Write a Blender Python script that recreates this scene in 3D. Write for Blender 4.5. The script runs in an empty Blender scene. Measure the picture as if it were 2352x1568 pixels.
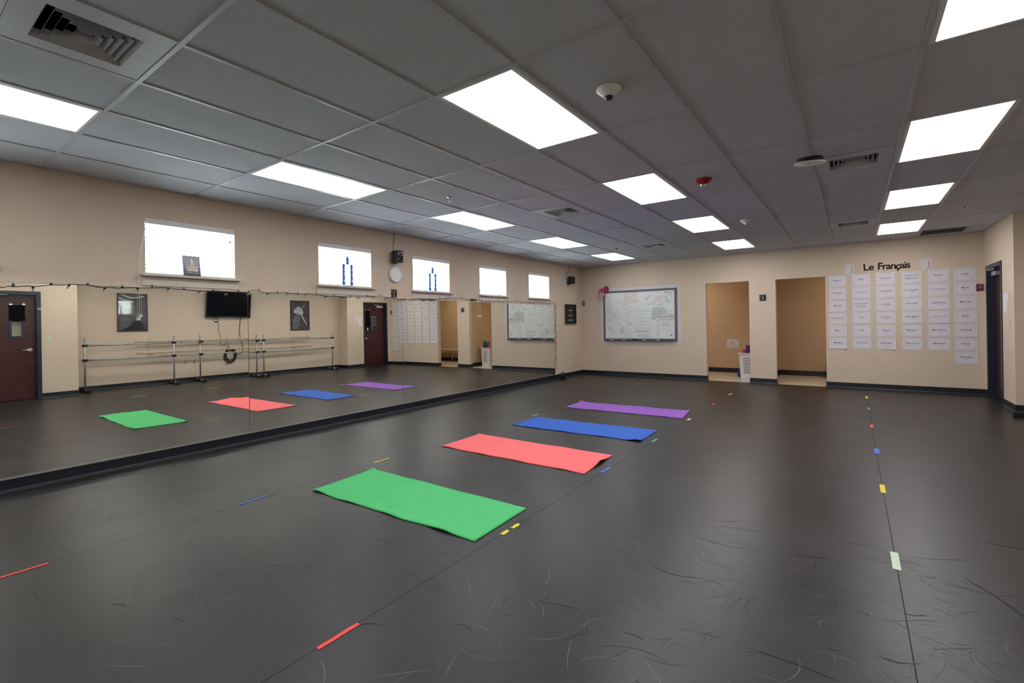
import bpy, bmesh, math, random
from mathutils import Vector, Matrix
random.seed(7)
C = bpy.context.scene.collection
S = bpy.context.scene
PI = math.pi

# ------------------------------------------------------------------ materials
def mat(name, col, rough=0.6, spec=0.3, metal=0.0, noise=0.0, nscale=30.0, bump=0.0, bscale=200.0, alpha=None, emit=None, estr=0.0):
    m = bpy.data.materials.new(name); m.use_nodes = True
    nt = m.node_tree; b = nt.nodes['Principled BSDF']
    b.inputs['Base Color'].default_value = (*col, 1)
    b.inputs['Roughness'].default_value = rough
    b.inputs['Specular IOR Level'].default_value = spec
    b.inputs['Metallic'].default_value = metal
    if emit:
        b.inputs['Emission Color'].default_value = (*emit, 1); b.inputs['Emission Strength'].default_value = estr
    tc = None
    if noise or bump:
        tc = nt.nodes.new('ShaderNodeTexCoord')
    if noise:
        n = nt.nodes.new('ShaderNodeTexNoise'); n.inputs['Scale'].default_value = nscale; n.inputs['Detail'].default_value = 4
        r = nt.nodes.new('ShaderNodeMapRange')
        r.inputs['From Min'].default_value = 0.3; r.inputs['From Max'].default_value = 0.7
        r.inputs['To Min'].default_value = 1 - noise; r.inputs['To Max'].default_value = 1 + noise
        mx = nt.nodes.new('ShaderNodeVectorMath'); mx.operation = 'SCALE'
        mx.inputs[0].default_value = col
        nt.links.new(tc.outputs['Object'], n.inputs['Vector'])
        nt.links.new(n.outputs['Fac'], r.inputs['Value'])
        nt.links.new(r.outputs['Result'], mx.inputs['Scale'])
        nt.links.new(mx.outputs['Vector'], b.inputs['Base Color'])
    if bump:
        n2 = nt.nodes.new('ShaderNodeTexNoise'); n2.inputs['Scale'].default_value = bscale; n2.inputs['Detail'].default_value = 3
        bp = nt.nodes.new('ShaderNodeBump'); bp.inputs['Strength'].default_value = bump; bp.inputs['Distance'].default_value = 0.002
        nt.links.new(tc.outputs['Object'], n2.inputs['Vector'])
        nt.links.new(n2.outputs['Fac'], bp.inputs['Height'])
        nt.links.new(bp.outputs['Normal'], b.inputs['Normal'])
    return m

def glass_mat(name, col=(0.95, 0.98, 0.97), refl=0.08, rough=0.02):
    m = bpy.data.materials.new(name); m.use_nodes = True
    nt = m.node_tree; nt.nodes.clear()
    o = nt.nodes.new('ShaderNodeOutputMaterial'); mx = nt.nodes.new('ShaderNodeMixShader')
    t = nt.nodes.new('ShaderNodeBsdfTransparent'); t.inputs['Color'].default_value = (*col, 1)
    g = nt.nodes.new('ShaderNodeBsdfGlossy'); g.inputs['Roughness'].default_value = rough
    lw = nt.nodes.new('ShaderNodeLayerWeight'); lw.inputs['Blend'].default_value = 0.5
    pw = nt.nodes.new('ShaderNodeMath'); pw.operation = 'POWER'; pw.inputs[1].default_value = 4.0
    ma = nt.nodes.new('ShaderNodeMath'); ma.operation = 'MULTIPLY_ADD'; ma.inputs[1].default_value = 0.6; ma.inputs[2].default_value = 0.04
    nt.links.new(lw.outputs['Facing'], pw.inputs[0]); nt.links.new(pw.outputs[0], ma.inputs[0]); nt.links.new(ma.outputs[0], mx.inputs['Fac'])
    nt.links.new(t.outputs[0], mx.inputs[1]); nt.links.new(g.outputs[0], mx.inputs[2]); nt.links.new(mx.outputs[0], o.inputs['Surface'])
    return m

def slat_mat(name, col):
    m = bpy.data.materials.new(name); m.use_nodes = True
    nt = m.node_tree; nt.nodes.clear()
    o = nt.nodes.new('ShaderNodeOutputMaterial'); mx = nt.nodes.new('ShaderNodeMixShader'); mx.inputs['Fac'].default_value = 0.35
    d = nt.nodes.new('ShaderNodeBsdfDiffuse'); d.inputs['Color'].default_value = (*col, 1)
    t = nt.nodes.new('ShaderNodeBsdfTranslucent'); t.inputs['Color'].default_value = (*col, 1)
    nt.links.new(d.outputs[0], mx.inputs[1]); nt.links.new(t.outputs[0], mx.inputs[2]); nt.links.new(mx.outputs[0], o.inputs['Surface'])
    return m

def floor_mat():
    m = bpy.data.materials.new('dance_floor_vinyl'); m.use_nodes = True
    nt = m.node_tree; b = nt.nodes['Principled BSDF']
    tc = nt.nodes.new('ShaderNodeTexCoord')
    n = nt.nodes.new('ShaderNodeTexNoise'); n.inputs['Scale'].default_value = 1.6; n.inputs['Detail'].default_value = 6; n.inputs['Roughness'].default_value = 0.6
    r = nt.nodes.new('ShaderNodeValToRGB')
    r.color_ramp.elements[0].position = 0.3; r.color_ramp.elements[0].color = (0.0120, 0.0112, 0.0119, 1)
    r.color_ramp.elements[1].position = 0.72; r.color_ramp.elements[1].color = (0.0215, 0.0202, 0.0216, 1)
    # fine streaky wear stretched along X
    mp = nt.nodes.new('ShaderNodeMapping'); mp.inputs['Scale'].default_value = (6, 60, 1); mp.inputs['Rotation'].default_value = (0, 0, 0.35)
    n2 = nt.nodes.new('ShaderNodeTexNoise'); n2.inputs['Scale'].default_value = 1.0; n2.inputs['Detail'].default_value = 5
    r2 = nt.nodes.new('ShaderNodeMapRange'); r2.inputs['From Min'].default_value = 0.3; r2.inputs['From Max'].default_value = 0.75
    r2.inputs['To Min'].default_value = 0.86; r2.inputs['To Max'].default_value = 1.14
    mx = nt.nodes.new('ShaderNodeVectorMath'); mx.operation = 'SCALE'
    nt.links.new(tc.outputs['Object'], n.inputs['Vector']); nt.links.new(n.outputs['Fac'], r.inputs['Fac'])
    nt.links.new(tc.outputs['Object'], mp.inputs['Vector']); nt.links.new(mp.outputs['Vector'], n2.inputs['Vector'])
    nt.links.new(n2.outputs['Fac'], r2.inputs['Value']); nt.links.new(r.outputs['Color'], mx.inputs[0]); nt.links.new(r2.outputs['Result'], mx.inputs['Scale'])
    nt.links.new(mx.outputs['Vector'], b.inputs['Base Color'])
    r3 = nt.nodes.new('ShaderNodeMapRange'); r3.inputs['To Min'].default_value = 0.30; r3.inputs['To Max'].default_value = 0.44
    nt.links.new(n.outputs['Fac'], r3.inputs['Value']); nt.links.new(r3.outputs['Result'], b.inputs['Roughness'])
    b.inputs['Specular IOR Level'].default_value = 0.40
    n4 = nt.nodes.new('ShaderNodeTexNoise'); n4.inputs['Scale'].default_value = 260; n4.inputs['Detail'].default_value = 2
    bp = nt.nodes.new('ShaderNodeBump'); bp.inputs['Strength'].default_value = 0.06; bp.inputs['Distance'].default_value = 0.002
    nt.links.new(tc.outputs['Object'], n4.inputs['Vector']); nt.links.new(n4.outputs['Fac'], bp.inputs['Height']); nt.links.new(bp.outputs['Normal'], b.inputs['Normal'])
    return m

def wood_mat(name, c1, c2, rough=0.4, axis_scale=(1.2, 1.2, 14)):
    m = bpy.data.materials.new(name); m.use_nodes = True
    nt = m.node_tree; b = nt.nodes['Principled BSDF']
    tc = nt.nodes.new('ShaderNodeTexCoord'); mp = nt.nodes.new('ShaderNodeMapping'); mp.inputs['Scale'].default_value = axis_scale
    n = nt.nodes.new('ShaderNodeTexNoise'); n.inputs['Scale'].default_value = 2.5; n.inputs['Detail'].default_value = 6; n.inputs['Distortion'].default_value = 0.6
    r = nt.nodes.new('ShaderNodeValToRGB')
    r.color_ramp.elements[0].position = 0.3; r.color_ramp.elements[0].color = (*c1, 1)
    r.color_ramp.elements[1].position = 0.7; r.color_ramp.elements[1].color = (*c2, 1)
    nt.links.new(tc.outputs['Object'], mp.inputs['Vector']); nt.links.new(mp.outputs['Vector'], n.inputs['Vector'])
    nt.links.new(n.outputs['Fac'], r.inputs['Fac']); nt.links.new(r.outputs['Color'], b.inputs['Base Color'])
    b.inputs['Roughness'].default_value = rough; b.inputs['Specular IOR Level'].default_value = 0.4
    return m

M = {}
M['wall'] = mat('beige_wall_paint', (0.62, 0.503, 0.398), 0.62, 0.25, noise=0.03, nscale=2.0, bump=0.15, bscale=350)
M['tile'] = mat('ceiling_tile_mineral', (0.58, 0.60, 0.655), 0.95, 0.05, noise=0.05, nscale=120, bump=0.5, bscale=500)
M['grid'] = mat('ceiling_grid_steel', (0.50, 0.51, 0.55), 0.45, 0.4, noise=0.02, nscale=5)
M['floor'] = floor_mat()
M['base'] = mat('navy_rubber_base', (0.0075, 0.0095, 0.0175), 0.38, 0.5, noise=0.1, nscale=8)
M['navy'] = mat('navy_painted_steel', (0.011, 0.016, 0.034), 0.35, 0.5, noise=0.06, nscale=10)
M['door'] = wood_mat('mahogany_veneer', (0.040, 0.0085, 0.0095), (0.066, 0.017, 0.016), 0.35)
M['white'] = mat('white_plastic', (0.78, 0.78, 0.77), 0.45, 0.4, noise=0.02, nscale=20)
M['offwhite'] = mat('painted_sill_beige', (0.64, 0.57, 0.50), 0.5, 0.35, noise=0.02, nscale=6)
M['valance'] = mat('blind_valance_white', (0.74, 0.73, 0.73), 0.45, 0.4, noise=0.02, nscale=8)
M['slat'] = slat_mat('blind_slat_white', (0.86, 0.87, 0.88))
M['glass'] = glass_mat('window_glass')
M['mirror'] = mat('mirror_silver', (0.90, 0.905, 0.85), 0.0, 0.5, 1.0)
M['mirror_edge'] = mat('mirror_polished_edge', (0.25, 0.33, 0.30), 0.15, 0.6, 0.3, noise=0.05, nscale=20)
M['alu'] = mat('brushed_aluminium', (0.60, 0.61, 0.63), 0.32, 0.5, 0.85, noise=0.05, nscale=40)
M['chrome'] = mat('satin_chrome', (0.72, 0.73, 0.75), 0.2, 0.5, 1.0, noise=0.03, nscale=40)
M['black'] = mat('black_plastic', (0.012, 0.012, 0.014), 0.4, 0.4, noise=0.1, nscale=30)
M['rubber'] = mat('black_rubber', (0.014, 0.015, 0.018), 0.7, 0.25, noise=0.1, nscale=30)
M['screen'] = mat('tv_screen_glass', (0.004, 0.005, 0.008), 0.16, 0.35, noise=0.02, nscale=5)
M['lens'] = mat('light_diffuser', (0.9, 0.9, 0.9), 0.4, 0.2, emit=(1.0, 0.98, 0.965), estr=13.2)
M['lens_dim'] = mat('dimmed_light_diffuser', (0.9, 0.9, 0.9), 0.4, 0.2, emit=(0.97, 0.98, 1.0), estr=9.0)  # window side row set dimmer to hold the left wall darker
M['plate'] = mat('vent_painted_steel', (0.50, 0.52, 0.56), 0.5, 0.3, noise=0.02, nscale=10)
M['warm_lens'] = mat('alcove_light_lens', (0.9, 0.88, 0.8), 0.4, 0.2, emit=(1.0, 0.84, 0.60), estr=72.0)
M['paper'] = mat('white_paper', (0.68, 0.64, 0.69), 0.8, 0.15, noise=0.03, nscale=14)
M['ink'] = mat('printed_black_ink', (0.10, 0.09, 0.10), 0.8, 0.1, noise=0.1, nscale=40)
M['grey_ink'] = mat('printed_grey_ink', (0.28, 0.26, 0.28), 0.8, 0.1, noise=0.1, nscale=40)
M['border_ink'] = mat('printed_lilac_border', (0.40, 0.40, 0.56), 0.8, 0.1, noise=0.1, nscale=40)
M['cutout'] = mat('black_card', (0.022, 0.016, 0.014), 0.75, 0.15, noise=0.1, nscale=40)
M['alcove'] = mat('alcove_wall_tan', (0.54, 0.40, 0.28), 0.62, 0.2, noise=0.03, nscale=2.0, bump=0.15, bscale=350)
M['vct'] = mat('cream_floor_tile', (0.55, 0.47, 0.37), 0.3, 0.45, noise=0.08, nscale=9)
M['dark'] = mat('dark_plenum', (0.01, 0.01, 0.011), 0.9, 0.1, noise=0.1, nscale=5)
M['oak'] = wood_mat('pale_wood', (0.55, 0.40, 0.23), (0.68, 0.52, 0.33), 0.4, (14, 1.2, 14))
M['blue'] = mat('trophy_blue_foil', (0.05, 0.13, 0.50), 0.3, 0.6, 0.3, noise=0.25, nscale=60)
M['gold'] = mat('gold_metal', (0.72, 0.56, 0.25), 0.3, 0.5, 0.9, noise=0.05, nscale=40)
M['red'] = mat('alarm_red_plastic', (0.36, 0.012, 0.016), 0.35, 0.5, noise=0.05, nscale=20)
M['whiteboard'] = mat('whiteboard_enamel', (0.72, 0.74, 0.74), 0.25, 0.4, noise=0.02, nscale=2)
M['wbframe'] = mat('grey_board_frame', (0.095, 0.098, 0.115), 0.45, 0.4, noise=0.06, nscale=20)

# ------------------------------------------------------------------ geometry helpers
def box(bm, x0, x1, y0, y1, z0, z1, mi=0, mtx=None):
    v = [bm.verts.new((x, y, z)) for z in (z0, z1) for y in (y0, y1) for x in (x0, x1)]
    fs = []
    for q in ((0, 2, 3, 1), (4, 5, 7, 6), (0, 1, 5, 4), (2, 6, 7, 3), (0, 4, 6, 2), (1, 3, 7, 5)):
        f = bm.faces.new([v[i] for i in q]); f.material_index = mi; fs.append(f)
    if mtx is not None:
        for w in v: w.co = mtx @ w.co
    return v

def rbox(bm, x0, x1, y0, y1, z0, z1, r=0.004, mi=0, seg=2):
    b2 = bmesh.new(); box(b2, x0, x1, y0, y1, z0, z1)
    bmesh.ops.bevel(b2, geom=list(b2.edges), offset=r, segments=seg, affect='EDGES', profile=0.5)
    merge(bm, b2, mi)

def merge(bm, b2, mi=None, mtx=None):
    mp = {}
    for v in b2.verts: mp[v] = bm.verts.new(mtx @ v.co if mtx is not None else v.co)
    for f in b2.faces:
        try: nf = bm.faces.new([mp[v] for v in f.verts])
        except ValueError: continue
        nf.material_index = f.material_index if mi is None else mi
        nf.smooth = f.smooth
    b2.free()

def cyl(bm, p0, p1, r0, r1=None, n=16, mi=0, cap=True, smooth=True):
    r1 = r0 if r1 is None else r1
    p0 = Vector(p0); p1 = Vector(p1); d = (p1 - p0).normalized()
    a = d.orthogonal().normalized(); b = d.cross(a)
    A = []; B = []
    for k in range(n):
        t = 2 * PI * k / n; o = a * math.cos(t) + b * math.sin(t)
        A.append(bm.verts.new(p0 + o * r0)); B.append(bm.verts.new(p1 + o * r1))
    for k in range(n):
        f = bm.faces.new((A[k], A[(k + 1) % n], B[(k + 1) % n], B[k])); f.smooth = smooth; f.material_index = mi
    if cap:
        f = bm.faces.new(A[::-1]); f.material_index = mi
        f = bm.faces.new(B); f.material_index = mi

def tube(bm, pts, r, n=8, mi=0, closed=False):
    pts = [Vector(p) for p in pts]; N = len(pts); rings = []
    up = None
    for i, p in enumerate(pts):
        if closed: d = (pts[(i + 1) % N] - pts[i - 1])
        else: d = pts[min(i + 1, N - 1)] - pts[max(i - 1, 0)]
        d = d.normalized() if d.length > 1e-9 else Vector((0, 0, 1))
        if up is None: up = d.orthogonal().normalized()
        a = (up - d * up.dot(d)); a = a.normalized() if a.length > 1e-6 else d.orthogonal().normalized()
        up = a; b = d.cross(a)
        rings.append([bm.verts.new(p + (a * math.cos(2 * PI * k / n) + b * math.sin(2 * PI * k / n)) * r) for k in range(n)])
    M_ = N if closed else N - 1
    for i in range(M_):
        A, B = rings[i], rings[(i + 1) % N]
        for k in range(n):
            f = bm.faces.new((A[k], A[(k + 1) % n], B[(k + 1) % n], B[k])); f.smooth = True; f.material_index = mi
    if not closed:
        for R_ in (rings[0][::-1], rings[-1]):
            f = bm.faces.new(R_); f.material_index = mi

def spline(pts, k=6):
    out = []; P = [Vector(p) for p in pts]; n = len(P)
    for i in range(n - 1):
        p0, p1, p2, p3 = P[max(i - 1, 0)], P[i], P[i + 1], P[min(i + 2, n - 1)]
        for s in range(k):
            t = s / k
            out.append(0.5 * ((2 * p1) + (p2 - p0) * t + (2 * p0 - 5 * p1 + 4 * p2 - p3) * t * t + (3 * p1 - p0 - 3 * p2 + p3) * t ** 3))
    out.append(P[-1]); return out

def lathe(bm, prof, c=(0, 0, 0), n=24, mi=0, axis='Z', smooth=True):
    c = Vector(c); rings = []
    def P(r, h, t):
        if axis == 'Z': return c + Vector((r * math.cos(t), r * math.sin(t), h))
        return c + Vector((r * math.cos(t), h, r * math.sin(t)))
    for r, h in prof:
        rings.append([bm.verts.new(P(max(r, 1e-5), h, 2 * PI * k / n)) for k in range(n)])
    for A, B in zip(rings, rings[1:]):
        for k in range(n):
            f = bm.faces.new((A[k], A[(k + 1) % n], B[(k + 1) % n], B[k])); f.smooth = smooth; f.material_index = mi
    for R_ in (rings[0][::-1], rings[-1]):
        f = bm.faces.new(R_); f.material_index = mi

def quad(bm, pts, mi=0):
    f = bm.faces.new([bm.verts.new(p) for p in pts]); f.material_index = mi; return f

def poly(bm, pts2, y, mi=0, depth=0.0):
    """flat outline in x,z facing -y; extruded towards +y by depth"""
    A = [bm.verts.new((x, y, z)) for x, z in pts2]
    f = bm.faces.new(A); f.normal_update()
    if f.normal.y > 0: f.normal_flip()
    f.material_index = mi
    if depth:
        B = [bm.verts.new((x, y + depth, z)) for x, z in pts2]
        n = len(A)
        for k in range(n):
            g = bm.faces.new((A[k], A[(k + 1) % n], B[(k + 1) % n], B[k])); g.material_index = mi

_tc = {}
def text_geo(s, size=1.0, bold=0.0, shear=0.0):
    key = (s, bold, shear)
    if key not in _tc:
        cu = bpy.data.curves.new('t', 'FONT'); cu.body = s; cu.size = 1.0; cu.align_x = 'CENTER'; cu.align_y = 'CENTER'
        cu.offset = bold; cu.shear = shear; cu.resolution_u = 3
        o = bpy.data.objects.new('t', cu); C.objects.link(o)
        bpy.context.view_layer.update()
        me = bpy.data.meshes.new_from_object(o.evaluated_get(bpy.context.evaluated_depsgraph_get()))
        _tc[key] = ([(v.co.x, v.co.y) for v in me.vertices], [tuple(p.vertices) for p in me.polygons])
        bpy.data.meshes.remove(me); bpy.data.objects.remove(o); bpy.data.curves.remove(cu)
    vs, fs = _tc[key]
    return [(x * size, y * size) for x, y in vs], fs

def add_text(bm, s, cx, cz, size, y, mi, bold=0.0, maxw=None, fn=None, shear=0.0, rot=0.0, flip=False):
    vs, fs = text_geo(s, size, bold, shear)
    if not vs: return
    w = max(v[0] for v in vs) - min(v[0] for v in vs)
    k = min(1.0, maxw / w) if (maxw and w > 0) else 1.0
    cr, sr = math.cos(rot), math.sin(rot)
    V = []
    for a, b in vs:
        a *= k; b *= k
        X = cx + a * cr - b * sr; Z = cz + a * sr + b * cr
        yy = y + (fn(X, Z) if fn else 0)
        V.append(bm.verts.new((X, yy, Z)))
    for f in fs:
        try: g = bm.faces.new([V[i] for i in f]); g.material_index = mi
        except ValueError: pass

def mesh_of(name, bm, mats):
    bmesh.ops.recalc_face_normals(bm, faces=list(bm.faces)) if False else None
    me = bpy.data.meshes.new(name); bm.to_mesh(me); bm.free()
    for m in (mats if isinstance(mats, (list, tuple)) else [mats]): me.materials.append(m)
    return me

def obj(name, bm, mats, parent=None, label=None, loc=None, rotz=None):
    o = bpy.data.objects.new(name, mesh_of(name, bm, mats)); C.objects.link(o)
    if parent: o.parent = parent
    if loc: o.location = loc
    if rotz is not None: o.rotation_euler = (0, 0, rotz)
    if label: o['label'] = label
    return o

def tag(o, label, cat, group=None, kind=None):
    o['label'] = label; o['category'] = cat
    if group: o['group'] = group
    if kind: o['kind'] = kind
    return o

def thing(name, label, cat, loc=(0, 0, 0), rotz=0.0, group=None):
    o = bpy.data.objects.new(name, None); C.objects.link(o); o.empty_display_size = 0.1
    o.location = loc; o.rotation_euler = (0, 0, rotz)
    return tag(o, label, cat, group)

def struct(name, bm, mats, parent=None, label=None):
    o = obj(name, bm, mats, parent)
    if not parent: o['kind'] = 'structure'
    if label: o['label'] = label
    return o

def dup(root, loc=None, rotz=None, label=None, group=None):
    r = root.copy(); C.objects.link(r)
    if loc is not None: r.location = loc
    if rotz is not None: r.rotation_euler = (0, 0, rotz)
    if label: r['label'] = label
    if group: r['group'] = group
    for ch in list(root.children):
        c = ch.copy(); C.objects.link(c); c.parent = r
        for g in list(ch.children):
            d = g.copy(); C.objects.link(d); d.parent = c
    return r

BM = bmesh.new
LEFT, RIGHT, BACK = PI / 2, -PI / 2, 0.0     # local x runs to the viewer's right, local y goes into the wall

# ------------------------------------------------------------------ room dimensions (metres)
H = 2.808; YB = 11.588; XR = 8.05; XB1 = 7.40; YB1 = 2.85; XB2 = 7.56; YB2 = 9.75; YR = -3.2
GX0, GY0 = 4.2393, 2.2344
gx = lambda i: GX0 + 0.6096 * i
gy = lambda j: GY0 + 1.2192 * j

# ------------------------------------------------------------------ camera
f_px, cx, cy, roll, yaw = 1101.2388, 1134.8144, 743.6135, -0.0161214, 0.6416429
cam = bpy.data.cameras.new('camera'); co = bpy.data.objects.new('camera', cam); C.objects.link(co)
cam.sensor_width = 36.0; cam.sensor_fit = 'HORIZONTAL'; cam.lens = f_px / 2352 * 36
cam.shift_x = (1176 - cx) / 2352; cam.shift_y = (cy - 784) / 2352; cam.clip_start = 0.05; cam.clip_end = 200
fw = Vector((-math.sin(yaw), math.cos(yaw), 0)); rt = Vector((math.cos(yaw), math.sin(yaw), 0)); up = rt.cross(fw)
r2 = rt * math.cos(roll) + up * math.sin(roll); u2 = up * math.cos(roll) - rt * math.sin(roll)
mw = Matrix(((r2.x, u2.x, -fw.x, 5.7381), (r2.y, u2.y, -fw.y, 0.0), (r2.z, u2.z, -fw.z, 1.3565), (0, 0, 0, 1)))
co.matrix_world = mw; S.camera = co

# ------------------------------------------------------------------ walls with openings
def wall_holes(bm, u0, u1, v0, v1, holes, P, t):
    """P(u, v, d) -> world point, d = 0 on the room face, t = thickness"""
    us = sorted({u0, u1, *[h[0] for h in holes], *[h[1] for h in holes]})
    vs = sorted({v0, v1, *[h[2] for h in holes], *[h[3] for h in holes]})
    us = [u for u in us if u0 <= u <= u1]; vs = [v for v in vs if v0 <= v <= v1]
    inside = lambda a, b: any(h[0] < a < h[1] and h[2] < b < h[3] for h in holes)
    for a, b in zip(us, us[1:]):
        for c, d in zip(vs, vs[1:]):
            if inside((a + b) / 2, (c + d) / 2): continue
            quad(bm, [P(a, c, 0), P(b, c, 0), P(b, d, 0), P(a, d, 0)])
            quad(bm, [P(a, c, t), P(a, d, t), P(b, d, t), P(b, c, t)])
    for h in holes:
        a, b, c, d = h
        quad(bm, [P(a, c, 0), P(a, d, 0), P(a, d, t), P(a, c, t)])
        quad(bm, [P(b, c, 0), P(b, c, t), P(b, d, t), P(b, d, 0)])
        quad(bm, [P(a, d, 0), P(b, d, 0), P(b, d, t), P(a, d, t)])
        if c > v0 + 1e-6: quad(bm, [P(a, c, 0), P(a, c, t), P(b, c, t), P(b, c, 0)])
    for a, b in ((u0, v0), (u1, v1)):
        pass
    quad(bm, [P(u0, v0, 0), P(u0, v1, 0), P(u0, v1, t), P(u0, v0, t)])
    quad(bm, [P(u1, v0, 0), P(u1, v0, t), P(u1, v1, t), P(u1, v1, 0)])
    quad(bm, [P(u0, v1, 0), P(u1, v1, 0), P(u1, v1, t), P(u0, v1, t)])

HP = H + 0.45            # walls run up past the ceiling tiles to the added light-stopping slab
WZ0, WZ1 = 1.92, 2.50
WIN = [(1.787, 2.667), (3.762, 4.640), (5.490, 6.377), (7.245, 8.121), (9.000, 9.880), (-0.180, 0.700)]
bm = BM(); wall_holes(bm, YR, YB, 0, HP, [(a, b, WZ0, WZ1) for a, b in WIN], lambda u, v, d: (-d, u, v), 0.18)
struct('wall_left', bm, M['wall'])
DOOR1 = (1.235, 2.235, 0, 2.107)         # rough openings along Y
DOOR2 = (10.450, 11.400, 0, 2.150)
OPEN1 = (3.085, 3.960, 0, 2.190); OPEN2 = (4.455, 5.318, 0, 2.190)
bm = BM(); wall_holes(bm, -0.18, 8.23, 0, HP, [OPEN1, OPEN2], lambda u, v, d: (u, YB + d, v), 0.13)
struct('wall_back', bm, M['wall'])
bm = BM(); wall_holes(bm, YB1, YB2, 0, HP, [], lambda u, v, d: (XR + d, u, v), 0.18)
struct('wall_right', bm, M['wall'])
bm = BM(); wall_holes(bm, YR, YB1, 0, HP, [DOOR1], lambda u, v, d: (XB1 + d, u, v), 0.15)
quad(bm, [(XB1 + 0.15, YB1, 0), (XR + 0.1, YB1, 0), (XR + 0.1, YB1, HP), (XB1 + 0.15, YB1, HP)])
box(bm, XB1 + 0.1505, XB1 + 0.9, DOOR1[0] - 0.3, DOOR1[1] + 0.3, -0.02, 2.5)
struct('wall_corridor', bm, M['wall'])
bm = BM(); wall_holes(bm, YB2, YB, 0, HP, [DOOR2], lambda u, v, d: (XB2 + d, u, v), 0.15)
quad(bm, [(XB2 + 0.15, YB2, 0), (XB2 + 0.15, YB2, HP), (XR + 0.1, YB2, HP), (XR + 0.1, YB2, 0)])
box(bm, XB2 + 0.1505, XB2 + 0.9, DOOR2[0] - 0.1, DOOR2[1] + 0.1, -0.02, 2.5)  # unseen box added so no sky light leaks under the door
struct('wall_vestibule', bm, M['wall'])
bm = BM(); quad(bm, [(-0.18, YR, 0), (-0.18, YR, HP), (XR + 0.2, YR, HP), (XR + 0.2, YR, 0)])
quad(bm, [(-0.18, YR - 0.1, 0), (XR + 0.2, YR - 0.1, 0), (XR + 0.2, YR - 0.1, HP), (-0.18, YR - 0.1, HP)])
struct('wall_rear', bm, M['wall'])

# ------------------------------------------------------------------ baseboards (cove base with a toe)
BH = 0.105
def cove(bm, path, h=BH):
    """path of (x, y) along the wall, room on the left-hand side of travel"""
    prof = [(0.0, h), (0.004, h), (0.006, h - 0.004), (0.006, 0.022), (0.010, 0.012), (0.018, 0.006), (0.020, 0.0), (0.0, 0.0)]
    pts = [Vector((x, y, 0)) for x, y in path]; rings = []
    for i, p in enumerate(pts):
        d1 = (pts[i] - pts[i - 1]).normalized() if i else (pts[1] - pts[0]).normalized()
        d2 = (pts[i + 1] - pts[i]).normalized() if i < len(pts) - 1 else d1
        n1 = Vector((-d1.y, d1.x, 0)); n2 = Vector((-d2.y, d2.x, 0)); n = (n1 + n2); n = n / max(n.dot(n1), 0.2)
        rings.append([bm.verts.new(p + n * (a + 0.0005) + Vector((0, 0, b))) for a, b in prof])
    k = len(prof)
    for A, B in zip(rings, rings[1:]):
        for q in range(k):
            bm.faces.new((A[q], B[q], B[(q + 1) % k], A[(q + 1) % k]))
    bm.faces.new(rings[0]); bm.faces.new(rings[-1][::-1])
bm = BM(); cove(bm, [(0, YB - 0.002), (0, YR)]); struct('baseboard_left', bm, M['base'])
bm = BM()
cove(bm, [(OPEN1[0], YB + 0.125), (OPEN1[0], YB), (0.006, YB)])
cove(bm, [(OPEN2[0], YB + 0.125), (OPEN2[0], YB), (OPEN1[1], YB), (OPEN1[1], YB + 0.125)])
cove(bm, [(XB2 - 0.006, YB), (OPEN2[1], YB), (OPEN2[1], YB + 0.125)])
struct('baseboard_back', bm, M['base'])
bm = BM()
cove(bm, [(XB1, DOOR1[1] + 0.045), (XB1, YB1), (XR, YB1), (XR, YB2), (XB2, YB2), (XB2, DOOR2[0] - 0.045)])
cove(bm, [(XB2, DOOR2[1] + 0.045), (XB2, YB - 0.006)])
cove(bm, [(XB1, YR), (XB1, DOOR1[0] - 0.045)])
struct('baseboard_right', bm, M['base'])

# ------------------------------------------------------------------ floor, seams, scuffs
M['scuff'] = mat('floor_scuff_pale', (0.062, 0.060, 0.063), 0.6, 0.3, noise=0.3, nscale=60)
M['scuff2'] = mat('floor_scuff_bright', (0.16, 0.15, 0.148), 0.6, 0.3, noise=0.3, nscale=60)
M['scuffd'] = mat('floor_scuff_dark', (0.004, 0.0036, 0.0038), 0.5, 0.3, noise=0.3, nscale=60)
M['seam'] = mat('floor_seam', (0.0035, 0.003, 0.003), 0.6, 0.2, noise=0.2, nscale=20)
bm = BM(); box(bm, -0.18, XR + 0.2, YR - 0.1, YB + 0.004, -0.12, 0.0)
for xs in (1.95, 3.912, 5.915):
    quad(bm, [(xs - 0.0022, YR, 0.0003), (xs + 0.0022, YR, 0.0003), (xs + 0.0022, YB - 0.02, 0.0003), (xs - 0.0022, YB - 0.02, 0.0003)], 4)
rs = random.Random(21)
def scuff(x, y, L, w, a, bend, mi, z):
    n = 5; L2 = L / 2; Lft = []; Rgt = []
    for k in range(n + 1):
        s = k / n; t = (s - 0.5) * L; o = bend * (s - 0.5) ** 2 * 4 * L
        ww = w * (1 - (2 * s - 1) ** 2) ** 0.5 * 0.5 + 0.0003
        px = x + t * math.cos(a) - o * math.sin(a); py = y + t * math.sin(a) + o * math.cos(a)
        Lft.append((px - math.sin(a) * ww, py + math.cos(a) * ww, z)); Rgt.append((px + math.sin(a) * ww, py - math.cos(a) * ww, z))
    V1 = [bm.verts.new(p) for p in Lft]; V2 = [bm.verts.new(p) for p in Rgt]
    for k in range(n):
        f = bm.faces.new((V2[k], V2[k + 1], V1[k + 1], V1[k])); f.material_index = mi
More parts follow.
